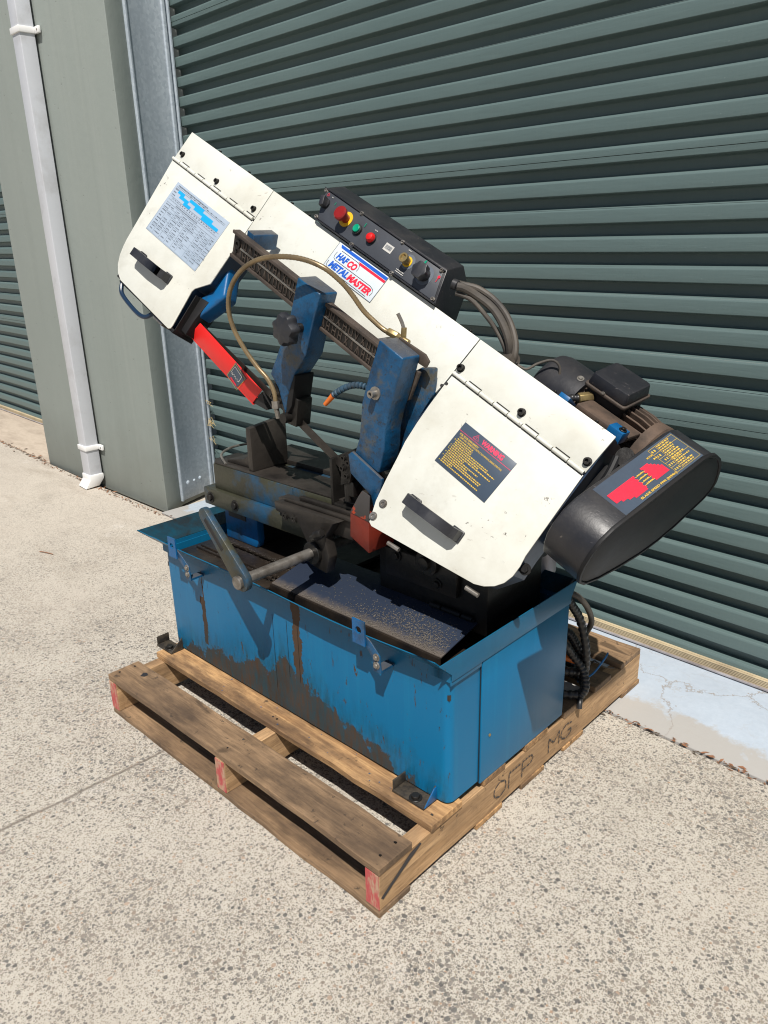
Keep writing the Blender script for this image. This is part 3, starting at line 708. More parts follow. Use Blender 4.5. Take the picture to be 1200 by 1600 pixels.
hg = nb(); hg.box((-.235, .452, .508), (-.095, .475, .515)); hinge = part(hg, 'chute_hinge', 'dull_black', bevel=.001)
for xa, xb in ((-.232, -.198), (-.192, -.135), (-.130, -.098)):
    mb = nb(); mb.cyl((xa, .452, .515), (xb, .452, .515), .0065, 12); part(mb, 'hinge_knuckle', 'dull_black', hinge)
# swarf on the chute: thousands of tiny chips, one stuff part
rn = random.Random(11); mb = nb()
for i in range(2600):
    k = rn.random()
    if k < .42: x, y = rn.gauss(-.20, .075), rn.gauss(.372, .030)
    elif k < .62: x, y = rn.uniform(-.68, -.10), .320 + abs(rn.gauss(0, .006))
    elif k < .80: x, y = rn.gauss(-.33, .07), rn.gauss(.35, .022)
    elif k < .92: x, y = rn.gauss(-.155, .03), rn.gauss(.350, .014)
    else: x, y = rn.uniform(-.6, -.10), rn.uniform(.32, .47)
    if not (-.70 < x < -.092 and .3195 < y < .495): continue
    z = .4745 + (y - .318) * .2308 + .0003; s = rn.uniform(.0010, .0032); a = rn.uniform(0, 6.28)
    c, d = math.cos(a) * s, math.sin(a) * s
    mb.quad([(x - c, y - d, z), (x + d * .4, y - c * .4, z + s * .5), (x + c, y + d, z), (x - d * .4, y + c * .4, z + s * .6)])
for i in range(1600):
    x = rn.uniform(-1.13, -.72); y = rn.choice([.262, .425, .355, .345]) + rn.gauss(0, .01); z = .4685 if y < .42 else .4745; s = rn.uniform(.0008, .002); a = rn.uniform(0, 6.28)
    c, d = math.cos(a) * s, math.sin(a) * s
    mb.quad([(x - c, y - d, z), (x + d * .4, y - c * .4, z + s * .5), (x + c, y + d, z), (x - d * .4, y + c * .4, z + s * .6)])
o = part(mb, 'swarf', 'swarf'); o['kind'] = 'stuff'
# straps with eye tabs on the front rim
for k, (x0, x1, x2) in enumerate(((-1.036, -.996, -.938), (-.249, -.209, -.163))):
    mb = nb(); zt, zb = (.575, .512); cx = (x0 + x1) / 2
    ring = [(cx + .0095 * math.cos(t), .549 + .0095 * math.sin(t)) for t in [2 * math.pi * j / 16 for j in range(16)]]
    out = [(x1, .549), (x1, zt), (cx, zt), (x0, zt), (x0, .549), (x0, zb), (cx, zb), (x1, zb)]
    for j in range(8):
        a, b = out[j], out[(j + 1) % 8]; r0, r1, r2 = ring[(2 * j) % 16], ring[(2 * j + 1) % 16], ring[(2 * j + 2) % 16]
        mb.prism([r0, a, b, r2, r1], XZ, .188, .192)
    bmesh.ops.remove_doubles(mb.bm, verts=mb.bm.verts, dist=1e-6)
    tab = part(mb, 'eye_tab', 'bright_blue', angle=30)
    mb = nb(); mb.prism([(x1 - .006, .540), (x1 + .014, .528), (x2 - .004, .500), (x2, .455), (x2 - .026, .455), (x2 - .028, .488), (x1 - .002, .512)], XZ, .193, .1965)
    part(mb, 'strap', 'cast_blue', tab, bevel=.001)
    mb = nb(); mb.box((x2 - .028, .1965, .456), (x2 - .002, .2405, .462)); part(mb, 'bracket', 'cast_blue', tab)
    for z in (.495, .474): hexbolt(tab, (x2 - .014, .193, z), (0, -1, 0), .0065, .006, 'steel')
# feet
for sx, x0, x1 in ((0, -1.205, -1.118), (1, -.140, -.040)):
    mb = nb(); mb.box((x0, .196, HT + .0008), (x1, .2425, HT + .0068)); mb.box((x0, .198, HT + .0069), (x0 + .004, .2425, HT + .034)); mb.prism([(.198, HT + .0069), (.2425, HT + .0069), (.2425, HT + .044)], YZ, x1 - .004, x1)
    ft = part(mb, 'foot_bracket', 'foot_grit', bevel=.001)
    if sx: mb = nb(); mb.prism([(.1975, HT + .0072), (.2425, HT + .0072), (.2425, HT + .043), (.232, HT + .043)], YZ, x1 + .0004, x1 + .003); part(mb, 'foot_flange', 'bright_blue', ft, bevel=.0006)
    hexbolt(ft, ((x0 + x1) / 2 + .012, .212, HT + .0075), (0, 0, 1), .011, .009)

# ---- vise bed
bt = .735
mb = nb(); mb.prism([(-1.135, .45), (-1.105, .42), (-.72, .42), (-.72, .424), (-.50, .424), (-.38, .42), (-.38, .70), (-1.135, .70)], I3, .655, bt); part(mb, 'vise_bed', 'bed_paint', bevel=.004)
mb = nb(); mb.prism([(-1.135, .45), (-1.103, .424), (-.40, .424), (-.40, .54), (-1.135, .54)], I3, bt + .0004, bt + .006); part(mb, 'bed_top', 'iron', bevel=.0012)
mb = nb(); mb.box((-1.05, .565, bt + .0004), (-.30, .70, bt + .016)); part(mb, 'bed_top', 'iron', bevel=.0015)
mb = nb(); mb.box((-1.152, .405, .597), (-.60, .47, .6545)); rail = part(mb, 'bed_rail', 'bed_paint', bevel=.004)
hexbolt(rail, (-1.115, .405, .625), (0, -1, 0), .012, .009); hexbolt(rail, (-.985, .405, .625), (0, -1, 0), .012, .009)
mb = nb(); mb.prism([(-.74, .655), (-.74, .712), (-.44, .712), (-.44, .655)], XZ, .385, .4235); part(mb, 'slide', 'iron', bevel=.002)
mb = nb(); mb.box((-.70, .372, .7125), (-.42, .384, .722)); mb.box((-.66, .395, .713), (-.42, .410, .728)); part(mb, 'slide', 'iron', bevel=.0015)
mb = nb(); mb.prism([(-.715, .686), (-.62, .672), (-.585, .618), (-.58, .560), (-.515, .550), (-.500, .60), (-.515, .655), (-.48, .700), (-.455, .712), (-.72, .712)], XZ, .352, .384); brk = part(mb, 'screw_bracket', 'iron', bevel=.003)
for x in (-.675, -.637): capscrew(brk, (x, .352, .678), (0, -1, 0), .009, .004)
mb = nb(); mb.lathe((-.560, .340, .600), (0, 1, 0), [(0, .030), (.002, .032), (.044, .032), (.046, .030)], 24); part(mb, 'bearing', 'dark_iron', brk)
mb = nb(); mb.lathe((-.548, .336, .650), (.5, 0, .3), [(0, .008), (.02, .010), (.022, .014), (.045, .013), (.05, .009)], 10); part(mb, 'grease_nipple', 'dark_iron', brk)
# vise screw and crank
mb = nb(); mb.cyl((-.563, .112, .600), (-.563, .60, .600), .0145, 20); part(mb, 'vise_screw', 'steel', label='long bare steel vise screw running in from the crank')
CA, CB = Vector((-.690, 0, .748)), Vector((-.553, 0, .606))
d = (CB - CA); L = d.length; d.normalize(); pn = Vector((-d.z, 0, d.x))
def caps(r0, r1, n=10):
    out = []
    a0 = math.atan2(-d.z, -d.x)
    for k in range(n + 1):
        a = a0 - math.pi / 2 + math.pi * k / n; out.append((CA.x + r0 * math.cos(a), CA.z + r0 * math.sin(a)))
    for k in range(n + 1):
        a = a0 + math.pi / 2 + math.pi * k / n; out.append((CB.x + r1 * math.cos(a), CB.z + r1 * math.sin(a)))
    return out
mb = nb(); mb.prism(caps(.019, .029), XZ, .100, .118); crank = part(mb, 'crank_arm', 'bed_paint', bevel=.003)
s0, s1 = CA + d * .012, CA + d * .105
mb = nb(); mb.prism([(s0.x + pn.x * .006, s0.z + pn.z * .006), (s1.x + pn.x * .006, s1.z + pn.z * .006), (s1.x - pn.x * .006, s1.z - pn.z * .006), (s0.x - pn.x * .006, s0.z - pn.z * .006)], XZ, .0988, .1008); part(mb, 'slot', 'rubber', crank)
mb = nb(); mb.lathe((-.556, .090, .602), (0, 1, 0), [(0, .016), (.002, .018), (.010, .018)], 20); part(mb, 'crank_hub', 'steel', crank)
# pedestal below the bed and dark castings behind it
mb = nb(); mb.prism([(-1.115, .475), (-.955, .475), (-.945, .50), (-.945, .58), (-.96, .596), (-1.115, .596)], XZ, .452, .480); part(mb, 'pedestal', 'bright_blue', bevel=.004)
mb = nb(); mb.box((-1.10, .482, .475), (-.965, .68, .654)); part(mb, 'pedestal', 'dull_black', bevel=.003)
mb = nb(); mb.box((-1.09, .4495, .555), (-1.00, .4520, .585)); part(mb, 'name_plate', 'brown_iron')
mb = nb(); mb.box((-.42, .46, .475), (-.06, .70, .640)); mb.box((-.38, .44, .560), (-.14, .46, .640)); part(mb, 'pivot_casting', 'dark_iron', bevel=.006)
mb = nb(); mb.lathe((-.225, .435, .640), (0, -1, 0), [(-.02, .034), (.010, .034), (.013, .030), (.013, .018), (.022, .016), (.024, .006)], 22); part(mb, 'pivot_boss', 'dark_iron')
hexbolt(saw, (-.335, .438, .625), (0, -1, 0), .010, .008); hexbolt(saw, (-.20, .438, .585), (0, -1, 0), .010, .008)
mb = nb(); mb.box((-.36, .50, .640), (-.02, .66, .80)); part(mb, 'pivot_bracket', 'dull_black', bevel=.006)
mb = nb(); mb.cyl((-.10, .46, .72), (-.10, .72, .72), .035, 20); part(mb, 'pivot_pin', 'dark_iron')
# moving jaw (left) and fixed jaw (right)
J = -.935
mb = nb(); mb.prism([(.432, bt + .0065), (.570, bt + .0065), (.570, bt + .150), (.560, bt + .155), (.432, bt + .140)], YZ, J, J + .022); jaw = part(mb, 'vise_jaw', 'iron', bevel=.002, label='tall upright left vise jaw plate')
mb = nb(); mb.prism([(J - .14, bt + .0065), (J - .001, bt + .0065), (J - .001, bt + .060), (J - .05, bt + .030), (J - .13, bt + .016)], XZ, .450, .56); part(mb, 'jaw_base', 'iron', jaw, bevel=.003)
mb = nb(); mb.tube([(-1.05, .43, .742), (-1.10, .45, .758), (-1.128, .50, .764), (-1.13, .56, .765), (-1.10, .62, .760)], .004, 8, 5); part(mb, 'stop_ring', 'steel', label='thin curved steel strip round the end of the vise bed')
mb = nb(); mb.prism([(.405, bt - .012), (.55, bt - .012), (.55, .868), (.405, .857)], YZ, -.540, -.530); fj = part(mb, 'vise_jaw', 'dark_iron', bevel=.002, label='black fixed vise jaw beside the lower blade guide')
mb = nb(); mb.box((-.529, .405, bt - .012), (-.43, .55, bt + .002)); mb.prism([(-.529, bt + .003), (-.43, bt + .003), (-.43, .745), (-.529, .86)], XZ, .538, .549); part(mb, 'jaw_base', 'dark_iron', fj, bevel=.002)
mb = nb(); mb.lathe((-.480, .455, bt + .002), (0, 0, 1), [(0, .030), (.004, .030), (.005, .017), (.016, .016), (.018, .010)], 6); part(mb, 'jaw_nut', 'iron', fj)

# ---- bow frame: a along the bow, b down the cover, c out of the cover
BO = Vector((-1.3495, .6268, 1.7241)); BU = Vector((.90406, -.04500, -.42503)); BV = Vector((-.38370, -.52354, -.76071)); BN = Vector((.18829, -.85081, .49058))
def B(a, b, c=0.): return BO + BU * a + BV * b + BN * c
K = .97
def PB_(pts): return [(a * K, b * K) for a, b in pts]
doorL = PB_([(-.001, .106), (.036, .40), (.042, .425), (.053, .455), (.072, .482), (.098, .503), (.129, .514), (.440, .518), (.449, .512), (.449, .500), (.430, .384), (.434, .372), (.476, .330), (.476, .322), (.472, .218), (.468, .106)])
stripL = PB_([(0, 0), (.4615, 0), (.4675, .0995), (0, .0995)])
mid = PB_([(.4640, .0), (1.3335, .0), (1.3335, .135), (1.331, .165), (.474, .165), (.4695, .103)])
stripR = PB_([(1.3365, 0), (1.753, 0), (1.753, .0995), (1.3365, .0995)])
doorR = PB_([(1.3375, .106), (1.753, .106), (1.772, .32), (1.778, .345), (1.780, .372), (1.775, .396), (1.763, .416), (1.744, .433), (1.723, .444), (1.425, .514), (1.413, .510), (1.390, .460), (1.375, .405), (1.361, .345), (1.350, .304), (1.3430, .250), (1.3390, .200), (1.3365, .140)])
def sheet_part(poly, name, mat, c0=-.004, c1=0., bev=.0012, label=None):
    mb = nb(); mb.prism(poly, B, c0, c1); return part(mb, name, mat, bevel=bev, seg=2, label=label)
dl = sheet_part(doorL, 'wheel_door', 'cream', label='left cream wheel door with a blue and grey cutting chart')
sl_ = sheet_part(stripL, 'top_panel', 'cream', -.006, 0.); md = sheet_part(mid, 'middle_panel', 'cream', -.006, 0.)
sr_ = sheet_part(stripR, 'top_panel', 'cream', -.006, 0.)
dr = sheet_part(doorR, 'wheel_door', 'cream', label='right cream wheel door with a dark warning label')
def shrink(poly, s):
    cx = sum(p[0] for p in poly) / len(poly); cy = sum(p[1] for p in poly) / len(poly)
    out = []
    for a, b in poly:
        L = math.hypot(a - cx, b - cy); out.append((a - (a - cx) / L * s, b - (b - cy) / L * s))
    return out
housL = PB_([(.002, .004), (.470, .004), (.470, .325), (.428, .372), (.444, .510), (.132, .510), (.074, .478), (.045, .425), (.003, .11)])
housR = PB_([(1.338, .004), (1.751, .004), (1.770, .32), (1.776, .372), (1.742, .430), (1.722, .441), (1.416, .508), (1.391, .456), (1.368, .345), (1.336, .245), (1.334, .14)])
def shell(poly, name, c0, c1, mat):
    """an open-bottomed pressed housing: side walls and back"""
    mb = nb(); inn = shrink(poly, .004)
    mb.hull_rings([[B(a, b, c1) for a, b in poly], [B(a, b, c0) for a, b in poly], [B(a, b, c0 + .003) for a, b in inn], [B(a, b, c1) for a, b in inn]])
    return part(mb, name, mat, bevel=0, angle=30)
hL = shell(housL, 'wheel_housing', -.092, -.0045, 'navy'); hR = shell(housR, 'wheel_housing', -.092, -.0045, 'navy')
# blade mouth of the left housing: its inner shade put in as black
mb = nb(); mb.prism(PB_([(.4455, .385), (.4475, .385), (.4605, .508), (.4585, .508)]), B, -.088, -.008); part(mb, 'mouth_shade', 'rubber', hL)
mb = nb(); mb.prism(PB_([(.12, .508), (.462, .508), (.462, .520), (.12, .520)]), B, -.090, -.0045); part(mb, 'bottom_flange', 'dull_black', hL, bevel=.001)
# bow beam behind the middle panel
mb = nb(); mb.prism(PB_([(.40, .006), (1.40, .006), (1.40, .158), (.40, .158)]), B, -.12, -.0065); part(mb, 'bow_beam', 'navy', bevel=.003)
# blue casting seen at the inner edge of the left door
mb = nb(); mb.prism([(.40, .205), (.446, .215), (.458, .256), (.508, .322), (.482, .386), (.460, .433), (.465, .480), (.432, .480), (.420, .38), (.452, .33)], B, -.088, -.030); part(mb, 'bow_casting', 'bright_blue', bevel=.010, seg=3)
mb = nb(); mb.prism([(.424, .372), (.470, .366), (.466, .433), (.470, .484), (.434, .484)], B, -.089, -.028); part(mb, 'bow_casting', 'dull_black', bevel=.002)  # black block: shade on the housing's side wall put into the colour
# piano hinges
def piano(a0, a1, name='hinge'):
    mb = nb(); mb.box((a0 + .002, .0970, .0003), (a1 - .002, .1010, .0014), B); h = part(mb, name, 'cream')
    mb = nb(); mb.box((a0 + .001, .1016, -.0035), (a1 - .001, .1050, .0006), B); part(mb, 'hinge_gap', 'rubber', h)
    n = 10 if a1 - a0 > .41 else 9; w = (a1 - a0) / n
    for k in range(n):
        mb = nb(); mb.cyl(B(a0 + w * k + .0012, .0985, .0032), B(a0 + w * (k + 1) - .0012, .0985, .0032), .0048, 12); part(mb, 'hinge_knuckle', 'cream', h, angle=50)
        if k % 2: mb = nb(); mb.box((a0 + w * k + .002, .0900, .0003), (a0 + w * k + w - .002, .0920, .0011), B); part(mb, 'hinge_leaf', 'dark_iron', h)
piano(0., .452); piano(1.297, 1.700)
for a, b in ((.028, .078), (.237, .081), (.442, .080)): capscrew(sl_, B(a * K, b * K - .003, 0), BN, .0065, .009)
for a, b in ((1.345, .082), (1.545, .079), (1.741, .078)): capscrew(sr_, B(a * K, b * K, 0), BN, .0075, .011)
for a in (.14, .30, .52, .60, .70, 1.25, 1.40, 1.52, 1.64): hexbolt(saw, B(a, -.001, -.018), -BV, .0045, .006, washer=False)
for a, b in ((1.300, .128), (1.292, .138)): mb = nb(); mb.cyl(B(a, b, -.001), B(a, b, .0006), .004, 12); part(mb, 'screw_hole', 'rubber', md)
for a, b in ((1.352, .452), (1.352, .490)): capscrew(dr, B(a + .018, b - .012, 0), BN, .008, .004, 'steel')
# moulded pull handles on the doors
def pull(a0, b0, a1, b1, parent):
    dx, dy = a1 - a0, b1 - b0; L = math.hypot(dx, dy); dx /= L; dy /= L
    P = lambda s, t, c: B(a0 + dx * s - dy * t, b0 + dy * s + dx * t, c)
    mb = nb(); w = .0125
    prof = [(-.014, .0), (-.012, .030), (-.004, .042), (L * .5, .047), (L + .004, .042), (L + .012, .030), (L + .014, .0), (L - .004, .0), (L - .006, .026), (L - .020, .031), (L * .5, .034), (.020, .031), (.006, .026), (.004, .0)]
    mb.hull_rings([[P(s, -w, c) for s, c in prof], [P(s, w, c) for s, c in prof]]) if False else None
    top = prof[:7]; bot = prof[7:][::-1]
    for i in range(6):
        q = [top[i], top[i + 1], bot[i + 1], bot[i]]
        mb.hull_rings([[P(s, -w, c + .0004) for s, c in q], [P(s, w, c + .0004) for s, c in q]])
    bmesh.ops.remove_doubles(mb.bm, verts=mb.bm.verts, dist=1e-6)
    kill = [f for f in mb.bm.faces if f.calc_area() > 0 and all(len(e.link_faces) > 2 for e in f.edges if False)]
    h = part(mb, 'handle', 'handle', parent, angle=40)
    for s in (.0, L):
        mb = nb(); mb.prism([(s - .017, -.015), (s + .017, -.015), (s + .017, .015), (s - .017, .015)], P, .0002, .006); part(mb, 'handle_foot', 'handle', h, bevel=.003)
    return h
pull(.150, .398, .300, .392, dl); pull(1.432, .388, 1.565, .376, dr)
# latches and the grab handle under the left end
mb = nb(); mb.tube([B(.092, .496, -.03), B(.110, .520, -.03), B(.135, .534, -.03), B(.20, .541, -.03), B(.255, .541, -.03), B(.285, .530, -.03), B(.302, .503, -.03)], .0070, 10, 5); part(mb, 'grab_handle', 'navy')
mb = nb(); mb.box((.330, .503, -.045), (.382, .514, -.012), B); part(mb, 'latch', 'steel', dl, bevel=.002)
mb = nb(); mb.box((.082, .492, -.045), (.120, .500, -.012), B); part(mb, 'latch', 'dull_black', dl, bevel=.002)
for a, b in ((1.435, .503), (1.655, .452)):
    mb = nb(); mb.cyl(B(a, b, -.020), B(a + .034, b - .006, -.020), .0058, 12); part(mb, 'latch', 'steel', dr)

# ---- badge and labels
def plate(a0, b0, a1, b1, c, mat, name, parent, bev=.0004, rot=0.):
    mb = nb(); mb.box((a0, b0, c), (a1, b1, c + .0012), B); return part(mb, name, mat, parent, bevel=bev)
# maker's badge
bx0, by0, bx1, by1 = .770, .006, .972, .086
badge = plate(bx0, by0, bx1, by1, .0002, 'lab_white', 'badge', md)
def Bq(a, b, c=.0018): return B(a, b, c)
def ink(name, mat, parent, fn, c=.0018):
    mb = nb(); fn(mb); return part(mb, name, mat, parent)
def rect(mb, a0, b0, a1, b1, c=.0018): mb.quad([B(a0, b0, c), B(a1, b0, c), B(a1, b1, c), B(a0, b1, c)])
def arc_line(mb, pts, w, c=.0018, P=None):
    P = P or B; n = len(pts); L = []; R_ = []
    for i, (a, b) in enumerate(pts):
        p0 = pts[max(i - 1, 0)]; p1 = pts[min(i + 1, n - 1)]; dx, dy = p1[0] - p0[0], p1[1] - p0[1]; q = math.hypot(dx, dy) or 1; nx, ny = -dy / q * w / 2, dx / q * w / 2
        L.append(P(a + nx, b + ny, c)); R_.append(P(a - nx, b - ny, c))
    for i in range(n - 1): mb.quad([L[i], L[i + 1], R_[i + 1], R_[i]])
def f_blue(mb):
    mb.quad([B(bx0 + .010, by0 + .004, .0018), B(bx1 - .001, by0 + .004, .0018), B(bx1 - .001, by0 + .013, .0018), B(bx0 + .016, by0 + .012, .0018)])
    add_text(mb, 'HAF', B(bx0 + .020, by0 + .041, .0018), BU, -BV, .024, .0013, .22, .0445)
    add_text(mb, 'METAL', B(bx0 + .014, by0 + .069, .0018), BU, -BV, .024, .0013, .22, .078)
def f_red(mb):
    mb.quad([B(bx0 + .094, by0 + .014, .0018), B(bx1 - .001, by0 + .014, .0018), B(bx1 - .001, by0 + .021, .0018), B(bx0 + .101, by0 + .021, .0018)])
    add_text(mb, 'CO', B(bx0 + .0645, by0 + .041, .0018), BU, -BV, .024, .0013, .22, .035)
    add_text(mb, 'MASTER', B(bx0 + .092, by0 + .069, .0018), BU, -BV, .024, .0013, .22, .092)
def f_blk(mb):
    x, y = bx0, by0
    arc_line(mb, [(x + .024, y + .0175), (x + .094, y + .0175), (x + .102, y + .021), (x + .106, y + .029), (x + .105, y + .038)], .0014)
    arc_line(mb, [(x + .013, y + .026), (x + .012, y + .037), (x + .015, y + .044), (x + .024, y + .047), (x + .092, y + .047), (x + .172, y + .047), (x + .184, y + .050), (x + .190, y + .058), (x + .188, y + .068)], .0014)
    arc_line(mb, [(x + .006, y + .056), (x + .006, y + .066), (x + .010, y + .073), (x + .020, y + .0755), (x + .178, y + .0755)], .0014)
ink('badge_print', 'ink_blue', badge, f_blue); ink('badge_print', 'ink_red', badge, f_red); ink('badge_print', 'ink_black', badge, f_blk)
def f_edge(mb): 
    for q in (((bx0, by0), (bx1, by0)), ((bx1, by0), (bx1, by1)), ((bx1, by1), (bx0, by1)), ((bx0, by1), (bx0, by0))): arc_line(mb, list(q), .0012, .00185)
ink('badge_edge', 'ink_grey', badge, f_edge)
# cutting chart
cx0, cy0, cx1, cy1 = .084, .147, .380, .322
chart = plate(cx0, cy0, cx1, cy1, .0002, 'lab_grey', 'chart_label', dl)
def f_in(mb):
    rect(mb, cx0 + .004, cy0 + .004, cx1 - .004, cy1 - .004, .0016)
ink('chart_field', 'lab_chart', chart, f_in)
W_, H_ = cx1 - cx0, cy1 - cy0
def f_cyan(mb):
    steps = [(.10, .22, .10), (.16, .33, .155), (.27, .40, .21)]
    for x0, x1, y in steps: rect(mb, cx0 + W_ * x0, cy0 + H_ * y, cx0 + W_ * x1, cy0 + H_ * (y + .056), .0020)
    for x0, x1, y in ((.33, .60, .10), (.45, .80, .155), (.62, .93, .21)): rect(mb, cx0 + W_ * x0, cy0 + H_ * y, cx0 + W_ * x1, cy0 + H_ * (y + .056), .0020)
ink('chart_print', 'ink_cyan', chart, f_cyan)
def f_grid(mb):
    rn = random.Random(5); g = lambda x, y: (cx0 + W_ * x, cy0 + H_ * y)
    for y in (.075, .10, .266, .33, .385): arc_line(mb, [g(.03, y), g(.97, y)], .0007, .0022)
    for k in range(9): 
        if rn.random() < .9: arc_line(mb, [g(.03 if k % 2 else .16, .45 + k * .056), g(.97, .45 + k * .056)], .0006, .0022)
    for x in (.12, .25, .36, .49, .58, .72, .82, .91): arc_line(mb, [g(x, .385), g(x, .97)], .0006, .0022)
    for k in range(20): arc_line(mb, [g(.08 + .044 * k, .266), g(.08 + .044 * k, .33)], .0005, .0022)
    P = lambda a, b: B(a, b, .0023)
    dash_line(mb, P, *[g(.05, 0)[0], g(.62, 0)[0]], g(0, .035)[1], .0034, 1)
    for x in (.30, .38, .46, .55, .63, .70, .79, .88): dash_line(mb, P, g(x, 0)[0], g(x + .03, 0)[0], g(0, .065)[1], .0030, int(x * 99))
    dash_line(mb, P, g(.20, 0)[0], g(.62, 0)[0], g(0, .35)[1], .0028, 3)
    for r in range(10):
        for ci, x in enumerate((.03, .13, .26, .37, .50, .59, .73, .83, .92)):
            if rn.random() < .88: dash_line(mb, P, g(x + .012, 0)[0], g(x + .012 + rn.uniform(.04, .085), 0)[0], g(0, .415 + r * .056)[1], .0026 * rn.uniform(.8, 1.2), r * 10 + ci)
    for k in range(18): dash_line(mb, P, g(.09 + .047 * k, 0)[0], g(.11 + .047 * k, 0)[0], g(0, .283)[1], .0028, 40 + k)
    for r in range(3): dash_line(mb, P, g(.035, 0)[0], g(.09, 0)[0], g(0, .11 + r * .055)[1], .0028, 70 + r)
ink('chart_print', 'ink_grey', chart, f_grid)
# warning label
wx0, wy0, wx1, wy1 = 1.404, .170, 1.568, .282
wl_ = plate(wx0, wy0, wx1, wy1, .0002, 'lab_navy', 'warning_label', dr)
def f_pink(mb):
    add_text(mb, 'WARNING', B(wx0 + .066, wy0 + .0165, .0018), BU, -BV, .0165, .0007, 0, .066)
    rect(mb, wx0 + .001, wy0 + .0205, wx1 - .001, wy0 + .0215, .0018)
    t3 = [(wx0 + .040, wy0 + .0165), (wx0 + .0485, wy0 + .004), (wx0 + .057, wy0 + .0165), (wx0 + .040, wy0 + .0165)]
    arc_line(mb, t3, .0013); rect(mb, wx0 + .0479, wy0 + .0085, wx0 + .0491, wy0 + .0135)
def f_yel(mb):
    P = lambda a, b: B(a, b, .0018)
    add_text(mb, 'FOR YOUR OWN SAFETY', B(wx0 + .008, wy0 + .0295, .0018), BU, -BV, .0062, .0002, 0, .060)
    add_text(mb, '1.READ AND UNDERSTAND INSTRUCTION MANUAL BEFORE OPERATING', B(wx0 + .012, wy0 + .0355, .0018), BU, -BV, .0058, .0001, 0, .135)
    L = [.052, .052, .052, .110, .135, .090, .130, .052, .100, .070, .118, .116, .034, .122]
    for k, w in enumerate(L):
        y = wy0 + .0385 + k * .0048
        if k in (1, 4, 5, 6, 8, 10, 13): dash_line(mb, P, wx0 + .006, wx0 + .0085, y, .0024, 400 + k)
        dash_line(mb, P, wx0 + .0115, wx0 + .0115 + w, y, .0026, 300 + k, wmin=.9, wmax=2.6)
ink('label_print', 'ink_pink', wl_, f_pink); ink('label_print', 'ink_yellow', wl_, f_yel)

# ---- control box on the upper edge
CB0, CB1 = .622, 1.132
def CBf(a, b, c): return B(a + .28 * (-b) * 0 , b, c)
def BB(a, b, c): return B(a - .0205 + (a - .64) * .0115, b - .0028, c - .019)
boxp = [(.640, -.084), (1.122, -.079), (1.156, .001), (.680, .001)]
mb = nb(); prof = [(.001, .0285), (-.084, .0285), (-.126, -.040), (-.098, -.098), (.001, -.098)]
mb.hull_rings([[BB(.640 + (b + .084) * .47, b, c) for b, c in prof], [BB(1.122 + (b + .084) * .40, b, c) for b, c in prof]]); cbx = part(mb, 'control_box', 'black', bevel=.003)
mb = nb(); mb.prism([(.646, -.080), (1.116, -.075), (1.147, -.004), (.684, -.004)], BB, .0290, .0305); fp = part(mb, 'control_panel', 'panel_grey', cbx, bevel=.0005)
mb = nb(); mb.prism([(.640, -.084), (1.122, -.079), (1.120, -.0765), (.642, -.0815)], BB, .029, .034); mb.prism([(.680, .001), (1.156, .001), (1.154, -.002), (.679, -.002)], BB, .029, .034); part(mb, 'box_edge', 'black', cbx)
for a, b in ((.650, -.077), (.800, -.0795), (.965, -.0775), (1.112, -.074), (.676, -.006), (.835, .000), (.995, .000), (1.142, -.007)): capscrew(cbx, BB(a, b, .030), BN, .0045, .005, 'steel')
CZ = .0307
def cyl_part(a, b, c0, c1, r, mat, name, parent=None, prof=None, n=24, r2=None):
    mb = nb()
    if prof: mb.lathe(BB(a, b, c0), BN, prof, n)
    else: mb.cyl(BB(a, b, c0), BB(a, b, c1), r, n, r2)
    return part(mb, name, mat, parent or cbx)
# selector switch
sw = cyl_part(.676, -.048, CZ, CZ + .006, .014, 'black', 'selector_switch')
mb = nb(); mb.prism([(-.013, -.007), (.013, -.007), (.014, .007), (-.014, .007)], lambda a, b, c: BB(.676 + a * .5 - b * .9, -.048 + a * .9 + b * .5, c), CZ + .006, CZ + .022); part(mb, 'switch_knob', 'handle', sw, bevel=.002)
es = cyl_part(.768, -.045, CZ, CZ + .0015, .021, 'yellow', 'emergency_stop')
cyl_part(0, 0, 0, 0, 0, 'dark_red', 'stop_stem', es) if False else None
mb = nb(); mb.cyl(BB(.768, -.045, CZ + .0015), BB(.768, -.045, CZ + .022), .012, 24); part(mb, 'stop_stem', 'dark_red', es)
mb = nb(); mb.lathe(BB(.768, -.045, CZ + .022), BN, [(0, .013), (.003, .0185), (.012, .019), (.015, .016), (.0155, .010), (.0150, .002)], 28); part(mb, 'stop_button', 'dark_red', es)
gb = cyl_part(.822, -.040, CZ, CZ + .007, .014, 'black', 'start_button'); mb = nb(); mb.lathe(BB(.822, -.040, CZ + .007), BN, [(0, .0105), (.004, .0105), (.005, .009), (.004, .004)], 24); part(mb, 'button_cap', 'green_btn', gb)
rb = cyl_part(.878, -.041, CZ, CZ + .006, .014, 'black', 'power_lamp'); mb = nb(); mb.lathe(BB(.878, -.041, CZ + .006), BN, [(0, .013), (.005, .0125), (.010, .009), (.012, .003)], 20); part(mb, 'lamp_lens', 'red_btn', rb)
mb = nb(); mb.box((.925, -.056, CZ), (.955, -.036, CZ + .0008), BB); tg = part(mb, 'barcode_sticker', 'ink_pale', cbx)
def rectP(mb, a0, b0, a1, b1, c=.0018): mb.quad([BB(a0, b0, c), BB(a1, b0, c), BB(a1, b1, c), BB(a0, b1, c)])
def f_bar(mb):
    a = .929
    while a < .951: w = random.uniform(.0006, .0018); rectP(mb, a, -.052, a + w, -.041, CZ + .0013); a += w + random.uniform(.0006, .0015)
ink('barcode', 'ink_grey', tg, f_bar)
mb = nb(); mb.lathe(BB(1.016, -.046, CZ), BN, [(0, .020), (.0004, .020)], 26); rg = part(mb, 'worn_ring', 'ink_grey', cbx)
